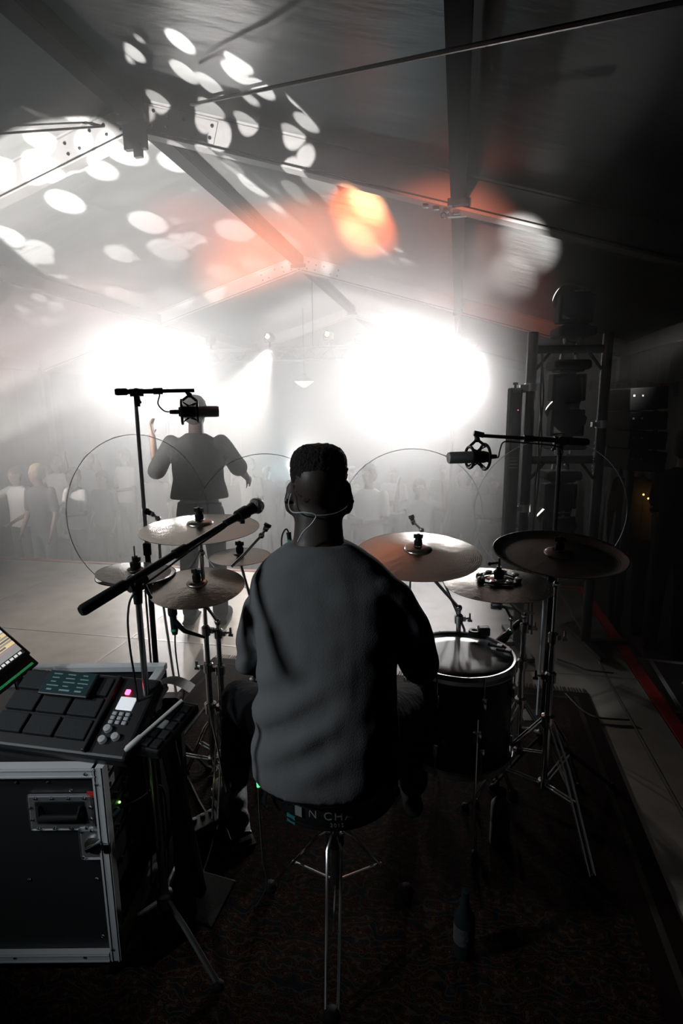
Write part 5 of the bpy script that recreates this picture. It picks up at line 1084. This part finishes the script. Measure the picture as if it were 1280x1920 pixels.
# flight case off the right side of the stage
fc = empty('flight_case', (1.37, 3.22, -1.0), -.06, 'black flight case with pale ribbed metal edges beyond the red stage edge', 'case'); Wc, Lc, Hc = .34, 1.20, .97
bm = B(); bbox(bm, (0, 0, Hc/2+.01), (Wc, Lc, Hc-.02), .006); finish('body', bm, 'case_panel', fc)
for x, w_ in ((-Wc/2+.015, .030), (-Wc/2+.075, .022), (Wc/2-.02, .022)):
    for z in (Hc,): bm = B(); box(bm, (x, 0, z), (w_, Lc, .012)); finish('edge_profile', bm, 'aluminium_matt', fc)
for y in (-Lc/2+.02, -.10, Lc/2-.02): bm = B(); box(bm, (0, y, Hc+.002), (Wc, .022, .012)); finish('edge_profile', bm, 'aluminium_matt', fc)
for y in (.25, -.4): bm = B(); bbox(bm, (.04, y, Hc+.004), (.05, .09, .012), .004, Matrix.Rotation(.3, 3, 'Z')); finish('catch', bm, 'chrome_worn', fc)
for s in (-1, 1): bm = B(); tube(bm, [(s*Wc*.33, -Lc*.36, .04), (s*Wc*.33+.02, -Lc*.36, .04)], .04, 14); finish('castor', bm, 'black_rubber', fc)
# platform beyond the stage
pl = empty('platform', at_z(128, 998, -.40), 0, 'low pale-topped riser on the tent floor left beyond the stage', 'riser'); bm = B(); box(bm, (0, 0, -.02), (1.2, .9, .04)); finish('top', bm, 'stage_board', pl); bm = B(); box(bm, (0, 0, -.32), (1.16, .86, .56)); finish('skirt', bm, 'black_matt', pl); bm = B(); box(bm, (.6, 0, -.02), (.02, .92, .05)); finish('edge', bm, 'stage_edge_alu', pl)
# floor things round the drummer
p = at_z(384, 1560, 0); o = empty('effects_box', (p.x, p.y, .010), YAW+.7, 'small green effects box with knobs on the rug left of the drummer foot', 'effects unit'); mat('box_green', (.02, .10, .06), .5)
bm = B(); bbox(bm, (0, 0, .025), (.12, .08, .045), .006); finish('housing', bm, 'box_green', o)
for i in range(3): bm = B(); lathe(bm, [(.010, .048), (.009, .062), (.001, .063)], (-.035+i*.035, .012, 0), 10); finish('knob', bm, 'aluminium_matt', o, True)
p = at_z(935, 1585, 0); o = empty('water_bottle', (p.x, p.y, .009), 0, 'white plastic water bottle standing on the rug at the foot of the floor tom', 'bottle')
mat('bottle_white', (.40, .44, .47), .35)
bm = B(); lathe(bm, [(.001, 0), (.034, 0), (.037, .008), (.037, .08), (.034, .09), (.037, .10), (.036, .17), (.016, .20), (.015, .215), (.001, .215)], n=24); finish('body', bm, 'bottle_white', o, True); bm = B(); lathe(bm, [(.017, .205), (.018, .206), (.018, .23), (.001, .231)], n=18); finish('cap', bm, 'black_plastic', o, True)
p = at_z(868, 1790, 0); o = empty('drink_bottle', (p.x, p.y, .009), 0, 'dark glass bottle on the rug at the lower right of the throne', 'bottle'); mat('glass_dark', (.02, .03, .03), .15)
bm = B(); lathe(bm, [(.001, 0), (.030, 0), (.031, .01), (.031, .13), (.013, .17), (.012, .22), (.001, .222)], n=20); finish('body', bm, 'glass_dark', o, True); bm = B(); lathe(bm, [(.0315, .05), (.0318, .05), (.0318, .11), (.0315, .11)], n=20); finish('paper_label', bm, 'cloth_charcoal', o, True)
# hi-hat pedal board under the left sneaker
dd = (toe-heel); ped = empty('foot_pedal', (heel.x, heel.y, 0.009), atan2(dd.y, dd.x)-pi/2, 'chrome foot pedal under the grey sneaker of the drummer', 'pedal')
bm = B(); bbox(bm, (0, .15, .035), (.085, .29, .008), .003, Matrix.Rotation(.10, 3, 'X')); finish('footboard', bm, 'chrome_worn', ped); bm = B(); box(bm, (0, .13, .006), (.09, .34, .008)); box(bm, (0, -.01, .014), (.06, .03, .02)); finish('base_plate', bm, 'dark_steel', ped)
# belt pack cable with lit green connector
o = empty('earphone_cable', px(484, 1468, 1.56), label='thin cable with a bright green lit connector hanging from the drummer hip', cat='cable'); mat('green_lit', (.1, .8, .35), .4, emit=(.15, 1, .4), estr=.9)
bm = B(); tube(bm, [(0, 0, .010), (0, 0, -.012)], [.0055, .0048], 10); finish('connector', bm, 'green_lit', o, True); q0 = o.location
tb('cable', spline([px(474, 1440, 1.58)-q0, px(478, 1458, 1.57)-q0, Vector((0, 0, .01))], 4), .0018, 'cable_black', o, 6); tb('cable', spline([Vector((0, 0, -.012)), px(486, 1520, 1.57)-q0, px(491, 1590, 1.60)-q0, px(493, 1615, 1.63)-q0, px(500, 1660, 1.72)-q0, at_z(480, 1700, .012)-q0], 5), .0022, 'cable_clear' if 'cable_clear' in MATS else 'cloth_charcoal', o, 6)
# floor cables
for pts, lab in (([(1045, 1236), (1080, 1248), (1100, 1256), (1150, 1262)], 'black cable lying across the stage right of the china stand'), ([(330, 1420), (350, 1455), (372, 1500), (400, 1560), (380, 1640)], 'black cable lying on the rug left of the sneaker'), ([(1060, 1300), (1090, 1330), (1120, 1345), (1180, 1350)], 'black cable lying on the stage right of the rug')):
    cable('floor_cable', [at_z(x, y, .014) for x, y in pts], .005, label=lab)
